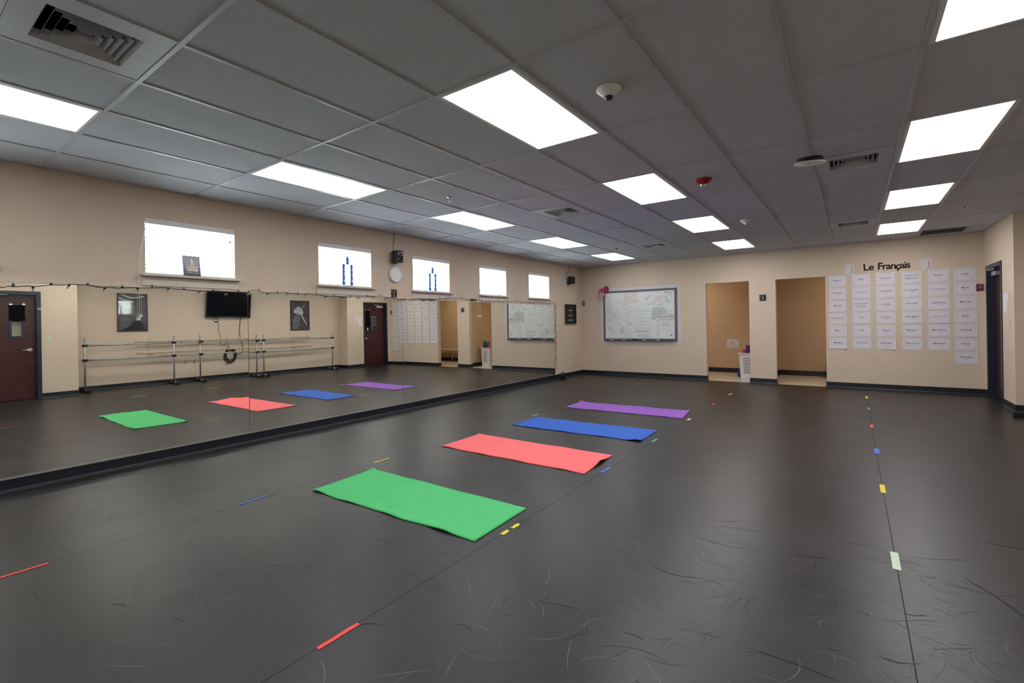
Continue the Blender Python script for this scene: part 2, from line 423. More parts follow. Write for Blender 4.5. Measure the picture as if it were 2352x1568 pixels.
for k in range(1500):
    z = 0.0004 + 0.0006 * rs.random()
    x = rs.uniform(0.3, 7.3); y = rs.uniform(0.4, 8.5) if rs.random() < 0.35 else rs.uniform(0.5, 4.0)
    a = rs.gauss(0.35, 0.55) if rs.random() < 0.7 else rs.uniform(0, PI)
    L = min(0.45, rs.expovariate(1 / 0.09) + 0.02)
    r_ = rs.random()
    if r_ < 0.62: scuff(x, y, L, rs.uniform(0.0008, 0.0026), a, rs.gauss(0, 0.12), 1, z)
    elif r_ < 0.68: scuff(x, y, L * 0.8, rs.uniform(0.001, 0.003), a, rs.gauss(0, 0.12), 2, z)
    else: scuff(x, y, L * 0.7, rs.uniform(0.0015, 0.006), a, rs.gauss(0, 0.1), 3, z)
for cx_, cy_, n_, sp in ((4.6, 2.1, 60, 0.25), (5.9, 2.6, 90, 0.32), (5.8, 1.9, 50, 0.3), (5.0, 2.9, 60, 0.3), (3.2, 1.2, 40, 0.25), (5.75, 3.5, 40, 0.2), (4.9, 4.2, 40, 0.35), (4.2, 1.6, 40, 0.3)):
    for k in range(n_):
        scuff(rs.gauss(cx_, sp), rs.gauss(cy_, sp), rs.uniform(0.03, 0.24), rs.uniform(0.0008, 0.0022), rs.uniform(0, PI), rs.gauss(0, 0.1), 1 if rs.random() < 0.72 else 2, 0.0004 + 0.0006 * rs.random())
scuff(6.45, 4.05, 0.20, 0.016, 0.05, 0.02, 3, 0.0012); scuff(6.30, 3.25, 0.45, 0.012, 2.0, 0.06, 3, 0.0012)
struct('floor', bm, [M['floor'], M['scuff'], M['scuff2'], M['scuffd'], M['seam']])

# ------------------------------------------------------------------ ceiling
VENTS = [(-3, -1.5, 'square louvred air vent close to the camera, at the corner over the first window'),
         (-3, 2.5, 'square louvred air vent over the third window, second tile row from the middle lights'),
         (-3, 5.5, 'small far air vent over the whiteboard end of the room'),
         (2, 2.5, 'square louvred air vent beside the disc shaped access point'),
         (2, 5.5, 'far air vent over the lettering wall, beside the light row on its side')]
LIGHTS = [(-5, -2), (-5, 0), (-5, 2), (-5, 4), (-5, 6), (-1, 0), (-1, 2), (-1, 4), (-1, 6), (3, 0), (3, 2), (3, 4), (3, 6), (-1, -2), (3, -2), (-5, -4), (-1, -4), (3, -4)]  # rows carried on unseen over and behind the camera, added for room lighting
bm = BM()
X0, X1, Y0, Y1 = 0.0, XR, YR, YB
xi = [X0] + [gx(i) for i in range(-6, 7)] + [X1]
hj = [gy(j / 2) for j in range(-9, 16)]
yi = [Y0] + [y for y in hj if Y0 < y < Y1] + [Y1]
holes = {(i, j2) for i, j2 in [(v[0], v[1]) for v in VENTS]} | {(4, 7.0)}
for a, b in zip(xi, xi[1:]):
    for c, d in zip(yi, yi[1:]):
        i = round(((a + b) / 2 - GX0) / 0.6096 - 0.5); j = math.floor((((c + d) / 2 - GY0) / 1.2192) * 2) / 2
        if (i, j) in holes: continue
        quad(bm, [(a, c, H), (a, d, H), (b, d, H), (b, c, H)])
ceiling = struct('ceiling', bm, M['tile'])
bm = BM(); box(bm, -0.2, XR + 0.3, YR - 0.2, YB + 0.15, HP, HP + 0.1)  # unseen slab added to keep sky light out above the tiles
struct('light_stop_slab', bm, M['dark'], ceiling)
bm = BM(); zt, zb = H - 0.0005, H - 0.007
for i in range(-6, 7): box(bm, gx(i) - 0.012, gx(i) + 0.012, Y0, Y1, zb + 0.0006, zt)
for j in range(-4, 8): box(bm, X0, X1, gy(j) - 0.012, gy(j) + 0.012, zb, zt)
for i, j in [(v[0], v[1]) for v in VENTS]:
    y = gy(j) if (2 * j) % 2 else gy(j + 0.5)
    box(bm, gx(i), gx(i + 1), y - 0.012, y + 0.012, zb, zt)
box(bm, gx(4), gx(5), gy(7.5) - 0.012, gy(7.5) + 0.012, zb, zt)
for a, b in ((X0, X0 + 0.022),): box(bm, a, b, Y0, Y1, zb, zt)
box(bm, X0, XB2, YB - 0.022, YB, zb, zt); box(bm, XR - 0.022, XR, YB1, YB2, zb, zt); box(bm, XB2 - 0.022, XB2, YB2, YB, zb, zt); box(bm, XB1 - 0.022, XB1, Y0, YB1, zb, zt)
struct('ceiling_grid', bm, M['grid'], ceiling)

# ------------------------------------------------------------------ recessed ceiling lights
def light_proto(dim=False):
    t = thing('ceiling_light', '', 'ceiling light')
    w, l = 0.6096, 1.2192
    b = BM()
    for x0, x1, y0, y1 in ((0.013, 0.040, 0.013, l - 0.013), (w - 0.040, w - 0.013, 0.013, l - 0.013), (0.040, w - 0.040, 0.013, 0.030), (0.040, w - 0.040, l - 0.030, l - 0.013)):
        box(b, x0, x1, y0, y1, -0.006, -0.001)
    obj('frame', b, M['white'], t)
    b = BM(); box(b, 0.040, w - 0.040, 0.030, l - 0.030, -0.0045, -0.001)
    obj('diffuser', b, M['lens_dim' if dim else 'lens'], t)
    return t
rowname = {-5: 'window side row', -1: 'middle row', 3: 'door side row'}
pos = {-4: 'furthest behind the camera', -2: 'just above the camera', 0: 'first one in full view', 2: 'second one in full view', 4: 'third one in full view', 6: 'smallest and furthest one'}
L0 = light_proto()
L1 = light_proto(True)
for k, (i, j) in enumerate(LIGHTS):
    lab = f'glowing white ceiling light in the {rowname[i]}, {pos[j]}'
    if (i, j) == (-5, -2): lab = 'glowing white ceiling light cut off by the picture edge, beside the nearest air vent'
    loc = (gx(i), gy(j), H)
    src = L1 if i == -5 else L0
    if not src['label']: src.location = loc; src['label'] = lab; src['group'] = 'recessed ceiling lights'
    else: dup(src, loc, label=lab, group='recessed ceiling lights')

# ------------------------------------------------------------------ air vents
def vent_proto():
    t = thing('air_vent', '', 'air vent')
    c = 0.3048; b = BM()
    O, I = 0.290, 0.185
    for x0, x1, y0, y1 in ((c - O, c + O, c - O, c - I), (c - O, c + O, c + I, c + O), (c - O, c - I, c - I, c + I), (c + I, c + O, c - I, c + I)):
        box(b, x0, x1, y0, y1, -0.004, -0.001)
    obj('face_plate', b, M['plate'], t)
    for k, r in enumerate((0.185, 0.152, 0.119, 0.086, 0.053)):
        b = BM(); ro, ri = r, r - 0.017
        o_ = [(c + sx * ro, c + sy * ro) for sx, sy in ((-1, -1), (1, -1), (1, 1), (-1, 1))]
        n_ = [(c + sx * ri, c + sy * ri) for sx, sy in ((-1, -1), (1, -1), (1, 1), (-1, 1))]
        for q in range(4):
            A, B = o_[q], o_[(q + 1) % 4]; D, E = n_[q], n_[(q + 1) % 4]
            quad(b, [(*A, -0.003), (*B, -0.003), (*E, 0.034), (*D, 0.034)])
            quad(b, [(*D, 0.036), (*E, 0.036), (*B, -0.0005), (*A, -0.0005)])
        obj('louvre_ring', b, M['plate'], t)
    b = BM(); box(b, c - 0.026, c + 0.026, c - 0.026, c + 0.026, 0.030, 0.034); obj('centre_plate', b, M['plate'], t)
    b = BM()
    for x0, x1, y0, y1 in ((c - 0.30, c - 0.29, c - 0.3, c + 0.3), (c + 0.29, c + 0.30, c - 0.3, c + 0.3), (c - 0.3, c + 0.3, c - 0.30, c - 0.29), (c - 0.3, c + 0.3, c + 0.29, c + 0.3)): box(b, x0, x1, y0, y1, 0.0, 0.25)
    box(b, c - 0.3, c + 0.3, c - 0.3, c + 0.3, 0.25, 0.26)
    obj('duct_box', b, M['dark'], t, 'dark duct behind the louvres')
    return t
V0 = vent_proto()
for k, (i, j, lab) in enumerate(VENTS):
    loc = (gx(i), gy(j), H)
    if k == 0: V0.location = loc; V0['label'] = lab; V0['group'] = 'ceiling air vents'
    else: dup(V0, loc, label=lab, group='ceiling air vents')
t = thing('return_grille', 'dark flat return air grille in the ceiling against the lettering wall', 'air vent', (gx(4), gy(7), H))
b = BM()
for x0, x1, y0, y1 in ((0.013, 0.030, 0.013, 0.597), (0.58, 0.597, 0.013, 0.597), (0.03, 0.58, 0.013, 0.03), (0.03, 0.58, 0.58, 0.597)): box(b, x0, x1, y0, y1, -0.004, 0.012)
obj('frame', b, M['grid'], t)
M['grille'] = mat('dark_grille', (0.055, 0.042, 0.040), 0.6, 0.3, noise=0.1, nscale=30)
b = BM()
for k in range(23): box(b, 0.03, 0.58, 0.033 + k * 0.0238, 0.045 + k * 0.0238, -0.002, 0.010)
obj('fins', b, M['grille'], t)
b = BM(); box(b, 0.01, 0.6, 0.01, 0.6, 0.03, 0.04); obj('backing', b, M['dark'], t)

# ------------------------------------------------------------------ detectors, sprinklers, access point
def detector(name, x, y, lab, cat, m1, mtip, R=0.075, ring=True):
    t = thing(name, lab, cat, (x, y, H))
    b = BM(); lathe(b, [(R * 0.96, -0.0008), (R, -0.004), (R, -0.014), (R * 0.93, -0.019), (R * 0.45, -0.052), (R * 0.40, -0.054)], n=32)
    obj('housing', b, m1, t)
    b = BM(); lathe(b, [(R * 0.36, -0.053), (R * 0.36, -0.060), (R * 0.28, -0.064), (R * 0.30, -0.068), (R * 0.15, -0.072)], n=24)
    obj('sensor_tip', b, mtip, t)
    return t
detector('smoke_detector', 4.545, 2.825, 'white dome smoke detector beside the big middle ceiling light', 'smoke detector', M['white'], M['black'])
M['clear'] = glass_mat('clear_lens', (0.85, 0.86, 0.88), 0.2, 0.05)
detector('alarm_strobe', 4.53, 5.25, 'red alarm strobe with clear tip on the ceiling by the second middle light', 'fire alarm', M['red'], M['chrome'], 0.085)
detector('smoke_detector', 4.52, 7.76, 'small far white smoke detector on the ceiling before the lettering wall', 'smoke detector', M['white'], M['white'], 0.075)
t = thing('wireless_access_point', 'white tilted disc hanging under the ceiling beside an air vent', 'access point', (5.45, 5.22, H))
b = BM(); lathe(b, [(0.02, -0.050), (0.115, -0.046), (0.125, -0.036), (0.118, -0.030), (0.02, -0.028)], n=36)
o = obj('cover', b, M['white'], t); o.rotation_euler = (0.10, 0.06, 0)
b = BM(); lathe(b, [(0.05, -0.002), (0.10, -0.004), (0.095, -0.026), (0.04, -0.034)], n=28)
obj('upper_disc', b, M['black'], t, 'black disc above the white cover')  # black disc between cover and ceiling
def sprinkler(x, y, lab):
    t = thing('sprinkler', lab, 'sprinkler', (x, y, H), group='ceiling sprinklers')
    b = BM(); lathe(b, [(0.034, -0.0008), (0.034, -0.004), (0.012, -0.010), (0.011, -0.020)], n=20); obj('escutcheon', b, M['chrome'], t)
    b = BM(); tube(b, [(0.010, 0, -0.018), (0.013, 0, -0.030), (0.003, 0, -0.044)], 0.0025, 6); tube(b, [(-0.010, 0, -0.018), (-0.013, 0, -0.030), (-0.003, 0, -0.044)], 0.0025, 6)
    cyl(b, (0, 0, -0.018), (0, 0, -0.044), 0.003, n=8); obj('arms', b, M['chrome'], t)
    b = BM(); cyl(b, (0, 0, -0.044), (0, 0, -0.0465), 0.016, n=16); obj('deflector', b, M['chrome'], t)
sprinkler(2.08, 4.09, 'chrome fire sprinkler between two lights of the window side row')
sprinkler(2.04, 9.02, 'chrome fire sprinkler above the whiteboard, by the last window side light')
sprinkler(6.97, 8.90, 'dark fire sprinkler near the dark return air grille')
# ------------------------------------------------------------------ windows
winlab = ['window holding the black award plaque on its sill', 'window holding the taller looking blue trophy, before the clock', 'window holding the blue trophy, just past the clock', 'fourth window along the mirror wall', 'last small window before the room corner', 'window mostly cut off by the picture edge']
for n, (a, b_) in enumerate(WIN):
    W_ = b_ - a
    r = bpy.data.objects.new(f'window_{n+1}', None); C.objects.link(r); r.location = (0, a, 0); r.rotation_euler = (0, 0, LEFT); r['kind'] = 'structure'
    b = BM()      # local: x 0..W_, y into wall
    f = 0.035
    box(b, 0, f, 0.125, 0.165, WZ0, WZ1); box(b, W_ - f, W_, 0.125, 0.165, WZ0, WZ1)
    box(b, f, W_ - f, 0.125, 0.165, WZ0, WZ0 + f); box(b, f, W_ - f, 0.125, 0.165, WZ1 - f, WZ1)
    obj('window_frame', b, M['white'], r)
    b = BM(); box(b, f, W_ - f, 0.143, 0.147, WZ0 + f, WZ1 - f); obj('pane', b, M['glass'], r)
    b = BM(); rbox(b, -0.045, W_ + 0.045, -0.072, -0.0005, WZ0 - 0.022, WZ0 + 0.001, 0.003); box(b, 0.0005, W_ - 0.0005, -0.001, 0.165, WZ0 - 0.010, WZ0 + 0.001)
    obj('window_sill', b, M['offwhite'], r)
    b = BM(); rbox(b, -0.035, W_ + 0.035, -0.015, -0.0005, WZ0 - 0.118, WZ0 - 0.0225, 0.003); obj('apron', b, M['offwhite'], r)
    t = thing('window_blind', f'white slatted blind in the {winlab[n]}', 'window blind', (0, a, 0), LEFT, 'white window blinds')
    b = BM(); rbox(b, 0.003, W_ - 0.003, -0.004, 0.006, WZ1 - 0.062, WZ1 - 0.003, 0.002); obj('valance', b, M['valance'], t)
    b = BM(); box(b, 0.01, W_ - 0.01, 0.008, 0.058, WZ1 - 0.045, WZ1 - 0.003); obj('head_rail', b, M['valance'], t)
    b = BM()
    for k in range(12):
        z = WZ1 - 0.075 - k * 0.0405; tl = 0.004
        pts = []
        for s in range(5):
            y = 0.009 + s * 0.0115; cz = z + 0.002 * (1 - ((s - 2) / 2) ** 2) + (s - 2) * tl * -0.6
            pts.append((y, cz))
        A = [b.verts.new((0.004, y, q)) for y, q in pts]; B = [b.verts.new((W_ - 0.004, y, q)) for y, q in pts]
        A2 = [b.verts.new((0.004, y, q - 0.0026)) for y, q in pts]; B2 = [b.verts.new((W_ - 0.004, y, q - 0.0026)) for y, q in pts]
        for s in range(4):
            b.faces.new((A[s], B[s], B[s + 1], A[s + 1])); b.faces.new((A2[s], A2[s + 1], B2[s + 1], B2[s]))
        b.faces.new((A[0], A2[0], B2[0], B[0])); b.faces.new((A[4], B[4], B2[4], A2[4]))
    obj('slats', b, M['slat'], t)
    b = BM(); rbox(b, 0.005, W_ - 0.005, 0.009, 0.055, WZ0 + 0.004, WZ0 + 0.018, 0.003); obj('bottom_rail', b, M['valance'], t)
    for xx in (0.10, W_ - 0.10):
        for yy in (0.0062, 0.0575):
            b = BM(); cyl(b, (xx, yy, WZ0 + 0.018), (xx, yy, WZ1 - 0.045), 0.0012, n=6); obj('ladder_cord', b, M['white'], t)
    b = BM(); zc = WZ0 + 0.44
    cyl(b, (W_ - 0.05, 0.0, WZ1 - 0.06), (W_ - 0.05, 0.0, zc), 0.0015, n=6); lathe(b, [(0.002, 0), (0.005, -0.004), (0.006, -0.022), (0.003, -0.03)], (W_ - 0.05, 0.0, zc), 10)
    obj('tilt_wand', b, M['ink'], t)
    if n in (0, 3):
        zz = {0: (1.449, 1.479), 3: (1.492, 1.501)}[n]; ys = {0: (-0.073, -0.056), 3: (-0.072, -0.054)}[n]
        for q in range(2):
            b = BM(); tube(b, [(0.012, -0.008, WZ1 - 0.06), (0.004, -0.014, WZ1 - 0.09), (ys[q] * 0.7, -0.020, 2.15), (ys[q], -0.030, WZ0), (ys[q] + 0.002, -0.046, 1.80), (ys[q], -0.044, zz[q] + 0.03)], 0.0017, 6)
            o = obj('lift_cord', b, M['white'], t)
            b = BM(); lathe(b, [(0.003, 0.032), (0.006, 0.028), (0.010, 0.004), (0.010, 0.0)], (ys[q], -0.044, zz[q]), 10); obj('tassel', b, M['white'], o)

# ------------------------------------------------------------------ mirror wall
MZ0, MZ1 = 0.122, 1.779
seams = [0.366, 2.802, 5.230, 7.657, 10.085]
adj = {0: (0, 0), 1: (0.0015, 0.0018), 2: (-0.0025, 0.0012), 3: (0.0, 0.0)}
ml = ['first tall mirror panel from the picture edge, reflecting the dark red door', 'second wall mirror panel, reflecting the dark television edge and second poster', 'third wall mirror panel, under the small third window', 'last wall mirror panel, reflecting the whiteboard']
for k in range(4):
    a, b_ = seams[k] + 0.003, seams[k + 1] - 0.003
    b = BM(); box(b, -(b_ - a) / 2, (b_ - a) / 2, -0.003, 0.003, -(MZ1 - MZ0) / 2 + 0.001, (MZ1 - MZ0) / 2 - 0.001, 1)
    b.faces.ensure_lookup_table()
    for f in b.faces:
        f.normal_update()
        if f.normal.y < -0.9: f.material_index = 0
    o = obj('wall_mirror', b, [M['mirror'], M['mirror_edge']])
    o.location = (0.012, (a + b_) / 2, (MZ0 + MZ1) / 2)
    o.rotation_euler = (0, -adj[k][1], LEFT + adj[k][0])
    o.rotation_mode = 'XYZ'
    o.matrix_world = Matrix.Translation(o.location) @ Matrix.Rotation(LEFT + adj[k][0], 4, 'Z') @ Matrix.Rotation(-adj[k][1], 4, 'X')
    tag(o, ml[k], 'mirror', 'frameless wall mirrors')
b = BM(); box(b, 0.0005, 0.019, -2.0, seams[4] + 0.004, MZ0 - 0.012, MZ0 - 0.0005); box(b, 0.0165, 0.019, -2.0, seams[4] + 0.004, MZ0 - 0.0005, MZ0 + 0.004)
struct('trim_1', b, M['alu'])
b = BM(); box(b, 0.0005, 0.022, -2.0, seams[4] + 0.004, MZ1 + 0.0005, MZ1 + 0.014)
struct('trim_2', b, M['offwhite'])
b = BM(); box(b, -1.03 - 0.0, 1.03, -0.003, 0.003, MZ0 + 0.001, MZ1 - 0.001, 0)
o = obj('wall_mirror', b, [M['mirror']]); o.matrix_world = Matrix.Translation((0.012, 0.366 - 1.034, 0)) @ Matrix.Rotation(LEFT, 4, 'Z')
tag(o, 'mirror panel beyond the picture edge, beside the panel reflecting the dark red door', 'mirror', 'frameless wall mirrors')

# ------------------------------------------------------------------ string of lights
M['wire'] = mat('dark_green_wire', (0.012, 0.030, 0.020), 0.5, 0.3, noise=0.1, nscale=40)
M['bulb'] = mat('unlit_clear_bulb', (0.55, 0.60, 0.56), 0.15, 0.6, noise=0.05, nscale=60)
SP = [(0.30, 1.750), (0.55, 1.738), (0.731, 1.729), (0.809, 1.741), (0.946, 1.749), (1.14, 1.773), (1.272, 1.782), (1.451, 1.765), (1.642, 1.770), (1.944, 1.787), (2.19, 1.772), (2.55, 1.773), (2.781, 1.779), (2.848, 1.803), (3.072, 1.780), (3.25, 1.796), (3.406, 1.784), (3.62, 1.792), (3.85, 1.773), (4.2, 1.770), (4.5, 1.785), (4.744, 1.800), (5.0, 1.786), (5.222, 1.765), (5.5, 1.775), (5.805, 1.780), (6.016, 1.797), (6.3, 1.826), (6.523, 1.829), (6.89, 1.818), (7.2, 1.806), (7.558, 1.801), (7.9, 1.812), (8.313, 1.820), (8.8, 1.822), (9.354, 1.830), (10.07, 1.822)]
def bulb_mesh():
    b = BM(); cyl(b, (0, 0, 0), (0, 0, -0.020), 0.0052, 0.0060, 8, 0); lathe(b, [(0.0045, -0.020), (0.0062, -0.026), (0.0050, -0.036), (0.001, -0.044)], n=8, mi=1)
    return mesh_of('bulb', b, [M['wire'], M['bulb']])
BULB = bulb_mesh()
def add_bulb(t, p, d):
    o = bpy.data.objects.new('bulb', BULB); C.objects.link(o); o.parent = t; o.location = p
    o.rotation_mode = 'QUATERNION'; o.rotation_quaternion = Vector((0, 0, -1)).rotation_difference(Vector(d).normalized())
t = thing('string_lights', 'dark green string of unlit little bulbs draped along the mirror top', 'string lights', (0, 0, 0))
pts = spline([(0.031, y, z) for y, z in SP], 8)
b = BM(); rs = random.Random(3)
tube(b, [(p.x + 0.003 * math.sin(i * 1.3), p.y, p.z + 0.003 * math.sin(i * 0.9)) for i, p in enumerate(pts)], 0.0030, 6)
cl = [(0.033 + 0.008 * math.sin(k * 2.1), 5.62 + 0.0125 * k, 1.779 + 0.012 * math.sin(k * 1.7)) for k in range(30)]
tube(b, cl, 0.0028, 5)
obj('wire', b, M['wire'], t)
acc = 0; last = pts[0]; k = 0; nb = 0
for p in pts[1:]:
    acc += (p - last).length; last = p
    if acc > (0.118 if p.y < 6.4 else 0.125) and nb < 78:
        acc = 0; k += 1; nb += 1
        up_ = -1 if k % 2 else 1
        add_bulb(t, (0.034, p.y, p.z), (0.15, rs.uniform(-0.45, 0.45), up_))
for q in range(12): add_bulb(t, cl[q * 2 + 2], (0.3, rs.uniform(-0.6, 0.6), -1 if q % 2 else 1))
b = BM(); rbox(b, 0.020, 0.050, 6.92, 7.07, 1.803, 1.830, 0.004); obj('plug_block', b, M['black'], t)
t = thing('string_lights', 'dark string of small bulbs hanging down the far edge of the last mirror', 'string lights', (0, 0, 0))
b = BM(); v1 = [(0.030 + 0.004 * math.sin(k), 10.10 + 0.012 * math.sin(k * 1.9), 1.82 - k * 0.071) for k in range(24)]
v2 = [(0.026, 10.125 + 0.022 * math.sin(k * 1.3 + 1), 1.82 - k * 0.068) for k in range(21)]
tube(b, spline(v1, 4), 0.0028, 5); tube(b, spline(v2, 4), 0.0026, 5); obj('wire', b, M['wire'], t)
for k in range(1, 24, 2): add_bulb(t, v1[k], (0.3, -1 if k % 4 == 1 else 1, rs.uniform(-0.5, 0.3)))
for k in range(2, 21, 2): add_bulb(t, v2[k], (0.3, 1, rs.uniform(-0.5, 0.3)))

# ------------------------------------------------------------------ things on the mirror wall above the mirrors
def speaker(y, z0, label, decor):
    t = thing('wall_speaker', label, 'speaker', (0, y, z0), LEFT, 'small wall speakers')
    h = 0.185; w = 0.125; D = 0.135
    b = BM(); rbox(b, -w / 2, w / 2, -D - 0.045, -0.045, 0, h, 0.008); obj('cabinet', b, M['black'], t)
    b = BM(); box(b, -w / 2 + 0.008, w / 2 - 0.008, -D - 0.049, -D - 0.0452, 0.008, h - 0.008)
    obj('grille', b, M['rubber'], t)
    b = BM(); cyl(b, (0, -0.001, 0.03), (0, -0.008, 0.03), 0.028, n=18); tube(b, [(0, -0.006, 0.03), (0, -0.03, 0.0), (0, -0.06, -0.012)], 0.008, 8); cyl(b, (0, -0.06, -0.016), (0, -0.06, -0.002), 0.016, n=14); obj('bracket', b, M['black'], t)
    if decor:
        M['st1'] = mat('pink_white_sticker', (0.72, 0.60, 0.63), 0.6, 0.2, noise=0.1, nscale=30); M['st2'] = mat('magenta_sticker', (0.45, 0.05, 0.16), 0.6, 0.2, noise=0.1, nscale=30)
        b = BM(); yy = -D - 0.0495
        for cx_, cz_, r_, mi in ((-0.040, 0.125, 0.014, 0), (-0.038, 0.155, 0.012, 0), (0.036, 0.150, 0.013, 0), (0.042, 0.115, 0.012, 0), (0.008, 0.155, 0.016, 0), (-0.01, 0.112, 0.010, 1), (0.015, 0.115, 0.012, 1), (0.03, 0.106, 0.008, 1), (-0.042, 0.05, 0.010, 0), (0.02, 0.02, 0.006, 0), (0.04, 0.025, 0.007, 0)):
            poly(b, [(cx_ + r_ * (0.75 + 0.25 * math.cos(5 * a)) * math.cos(a), cz_ + r_ * 1.1 * (0.75 + 0.25 * math.cos(5 * a)) * math.sin(a)) for a in [2 * PI * q / 20 for q in range(20)]], yy, mi)
        obj('stickers', b, [M['st1'], M['st2']], t)
    return t
speaker(5.06, 2.327, 'small black wall speaker with pink stickers above the round clock', True)
speaker(10.80, 2.325, 'small plain black wall speaker near the room corner', False)
def hanging_wire(y0, y1, z0, label):
    b = BM(); tube(b, spline([(0.004, y0, H - 0.006), (0.006, y0 - 0.01, H - 0.1), (0.008, y0 - 0.012, z0 + 0.15), (0.02, y1, z0 + 0.05), (0.055, y1, z0 - 0.002)], 6), 0.0032, 6)
    tag(obj('speaker_wire', b, M['black']), label, 'wire')
hanging_wire(5.097, 5.055, 2.512, 'thin dark wire from the ceiling to the speaker above the clock')
hanging_wire(10.852, 10.79, 2.510, 'thin dark wire from the ceiling to the corner speaker')

t = thing('wall_clock', 'round white wall clock between the second and third windows', 'clock', (0, 5.095, 2.148), LEFT)
R = 0.120
b = BM(); lathe(b, [(R - 0.004, -0.0005), (R, -0.006), (R, -0.034), (R - 0.006, -0.041), (R - 0.016, -0.041), (R - 0.020, -0.034)], n=48, axis='Y'); obj('rim', b, M['white'], t)
M['face'] = mat('clock_face', (0.74, 0.74, 0.73), 0.5, 0.3, noise=0.02, nscale=20)
b = BM(); cyl(b, (0, -0.012, 0), (0, -0.018, 0), R - 0.014, n=48, smooth=False); obj('dial', b, M['face'], t)
b = BM()
for k in range(12):
    a = PI / 2 - (k + 1) * PI / 6; add_text(b, str(k + 1), 0.082 * math.cos(a), 0.082 * math.sin(a), 0.026, -0.0190, 0)
obj('numerals', b, M['ink'], t)
def hand(a, L, w, y):
    b = BM(); d = Vector((math.sin(a), 0, math.cos(a))); s = Vector((d.z, 0, -d.x)) * w
    p = d * -0.02; q = d * L
    poly(b, [(p.x - s.x, p.z - s.z), (p.x + s.x, p.z + s.z), (q.x + s.x * 0.6, q.z + s.z * 0.6), (q.x - s.x * 0.6, q.z - s.z * 0.6)], y, 0, 0.001); return b
obj('hour_hand', hand(math.radians(232), 0.058, 0.0042, -0.0215), M['black'], t)
obj('minute_hand', hand(math.radians(283), 0.085, 0.0034, -0.0235), M['black'], t)
obj('second_hand', hand(math.radians(70), 0.088, 0.0010, -0.0255), M['grey_ink'], t)

def plaque_outline(w, h, n=64, lob=5, amp=0.09):
    out = []
    for k in range(n):
        a = 2 * PI * k / n; c, s = math.cos(a), math.sin(a)
        e = (abs(c) ** 5 + abs(s) ** 5) ** (-1 / 5)
        rr = e * (1 + amp * math.cos(8 * a)) / (1 + amp)
        out.append((w / 2 * rr * c, h / 2 * rr * s))
    return out
M['num'] = mat('silver_white_paint', (0.55, 0.55, 0.60), 0.5, 0.3, noise=0.05, nscale=40)
M['olive'] = mat('olive_glitter_card', (0.10, 0.11, 0.05), 0.6, 0.3, noise=0.3, nscale=90)
M['teal'] = mat('teal_grey_card', (0.20, 0.25, 0.24), 0.6, 0.3, noise=0.3, nscale=90)
M['pink_red'] = mat('red_card', (0.30, 0.055, 0.065), 0.6, 0.3, noise=0.2, nscale=60)
M['pale'] = mat('pale_card', (0.62, 0.55, 0.52), 0.6, 0.3, noise=0.1, nscale=60)
def plaque(txt, loc, rz, w, h, back, label, bold=0.01, rim=1.12):
    t = thing('number_plaque', label, 'number plaque', loc, rz, 'numbered corner plaques')
    b = BM(); poly(b, plaque_outline(w * rim, h * rim), -0.005, 0, 0.004); obj('backing_card', b, back, t)
    b = BM(); poly(b, plaque_outline(w, h), -0.009, 0, 0.0035); obj('card', b, M['cutout'], t)
    b = BM(); add_text(b, txt, 0, 0, h * 0.62, -0.0096, 0, bold)
    rq = random.Random(len(label))
    for k in range(26):
        a = rq.uniform(0, 2 * PI); rr = rq.uniform(0.30, 0.44); x, z = w * rr * math.cos(a), h * rr * math.sin(a)
        s = 0.004; poly(b, [(x - s, z), (x, z - s), (x + s, z), (x, z + s)], -0.0096, 0)
    obj('numeral', b, M['num'], t)
plaque('1', (0, 5.075, 1.853), LEFT, 0.115, 0.135, M['olive'], 'small dark plaque numbered 1 with olive edge, under the clock', 0.0)
plaque('2', (0.046, YB, 1.857), BACK, 0.085, 0.140, M['pale'], 'small black plaque numbered 2 tucked into the room corner', 0.03)
plaque('3', (4.222, YB, 1.820), BACK, 0.130, 0.140, M['teal'], 'dark plaque numbered 3 on the column between the two openings', 0.0)
plaque('4', (7.500, YB, 1.845), BACK, 0.080, 0.105, M['pink_red'], 'red edged black plaque numbered 4 beside the word sheets and door', 0.0, 1.34)

# chalkboard motto
M['brown'] = wood_mat('dark_brown_frame', (0.055, 0.030, 0.018), (0.085, 0.048, 0.028), 0.5)
M['slate'] = mat('black_chalkboard', (0.020, 0.020, 0.020), 0.7, 0.2, noise=0.15, nscale=30)
M['chalk'] = mat('white_chalk_lettering', (0.55, 0.54, 0.52), 0.8, 0.1, noise=0.1, nscale=60)
t = thing('motto_board', 'black framed board with white lettering on the wall near the corner', 'sign', (0, 10.905, 1.345), LEFT)
w, h = 0.52, 0.455
b = BM(); box(b, -w / 2, w / 2, -0.022, -0.001, 0, h); obj('board', b, M['slate'], t)
b = BM()
for x0, x1, z0, z1 in ((-w / 2 - 0.02, -w / 2, -0.02, h + 0.02), (w / 2, w / 2 + 0.02, -0.02, h + 0.02), (-w / 2, w / 2, -0.02, 0), (-w / 2, w / 2, h, h + 0.02)): box(b, x0, x1, -0.040, -0.001, z0, z1)
obj('frame', b, M['brown'], t)
b = BM()
for s, z, sz, mw_ in (('A', 0.395, 0.055, 0.1), ('dreamer', 0.325, 0.060, 0.34), ('in', 0.262, 0.050, 0.12), ('discovery', 0.200, 0.060, 0.36), ('is', 0.140, 0.045, 0.1), ('adventurer', 0.080, 0.066, 0.40)):
    add_text(b, s, 0, z, sz, -0.0228, 0, 0.012, mw_)
obj('lettering', b, M['chalk'], t)

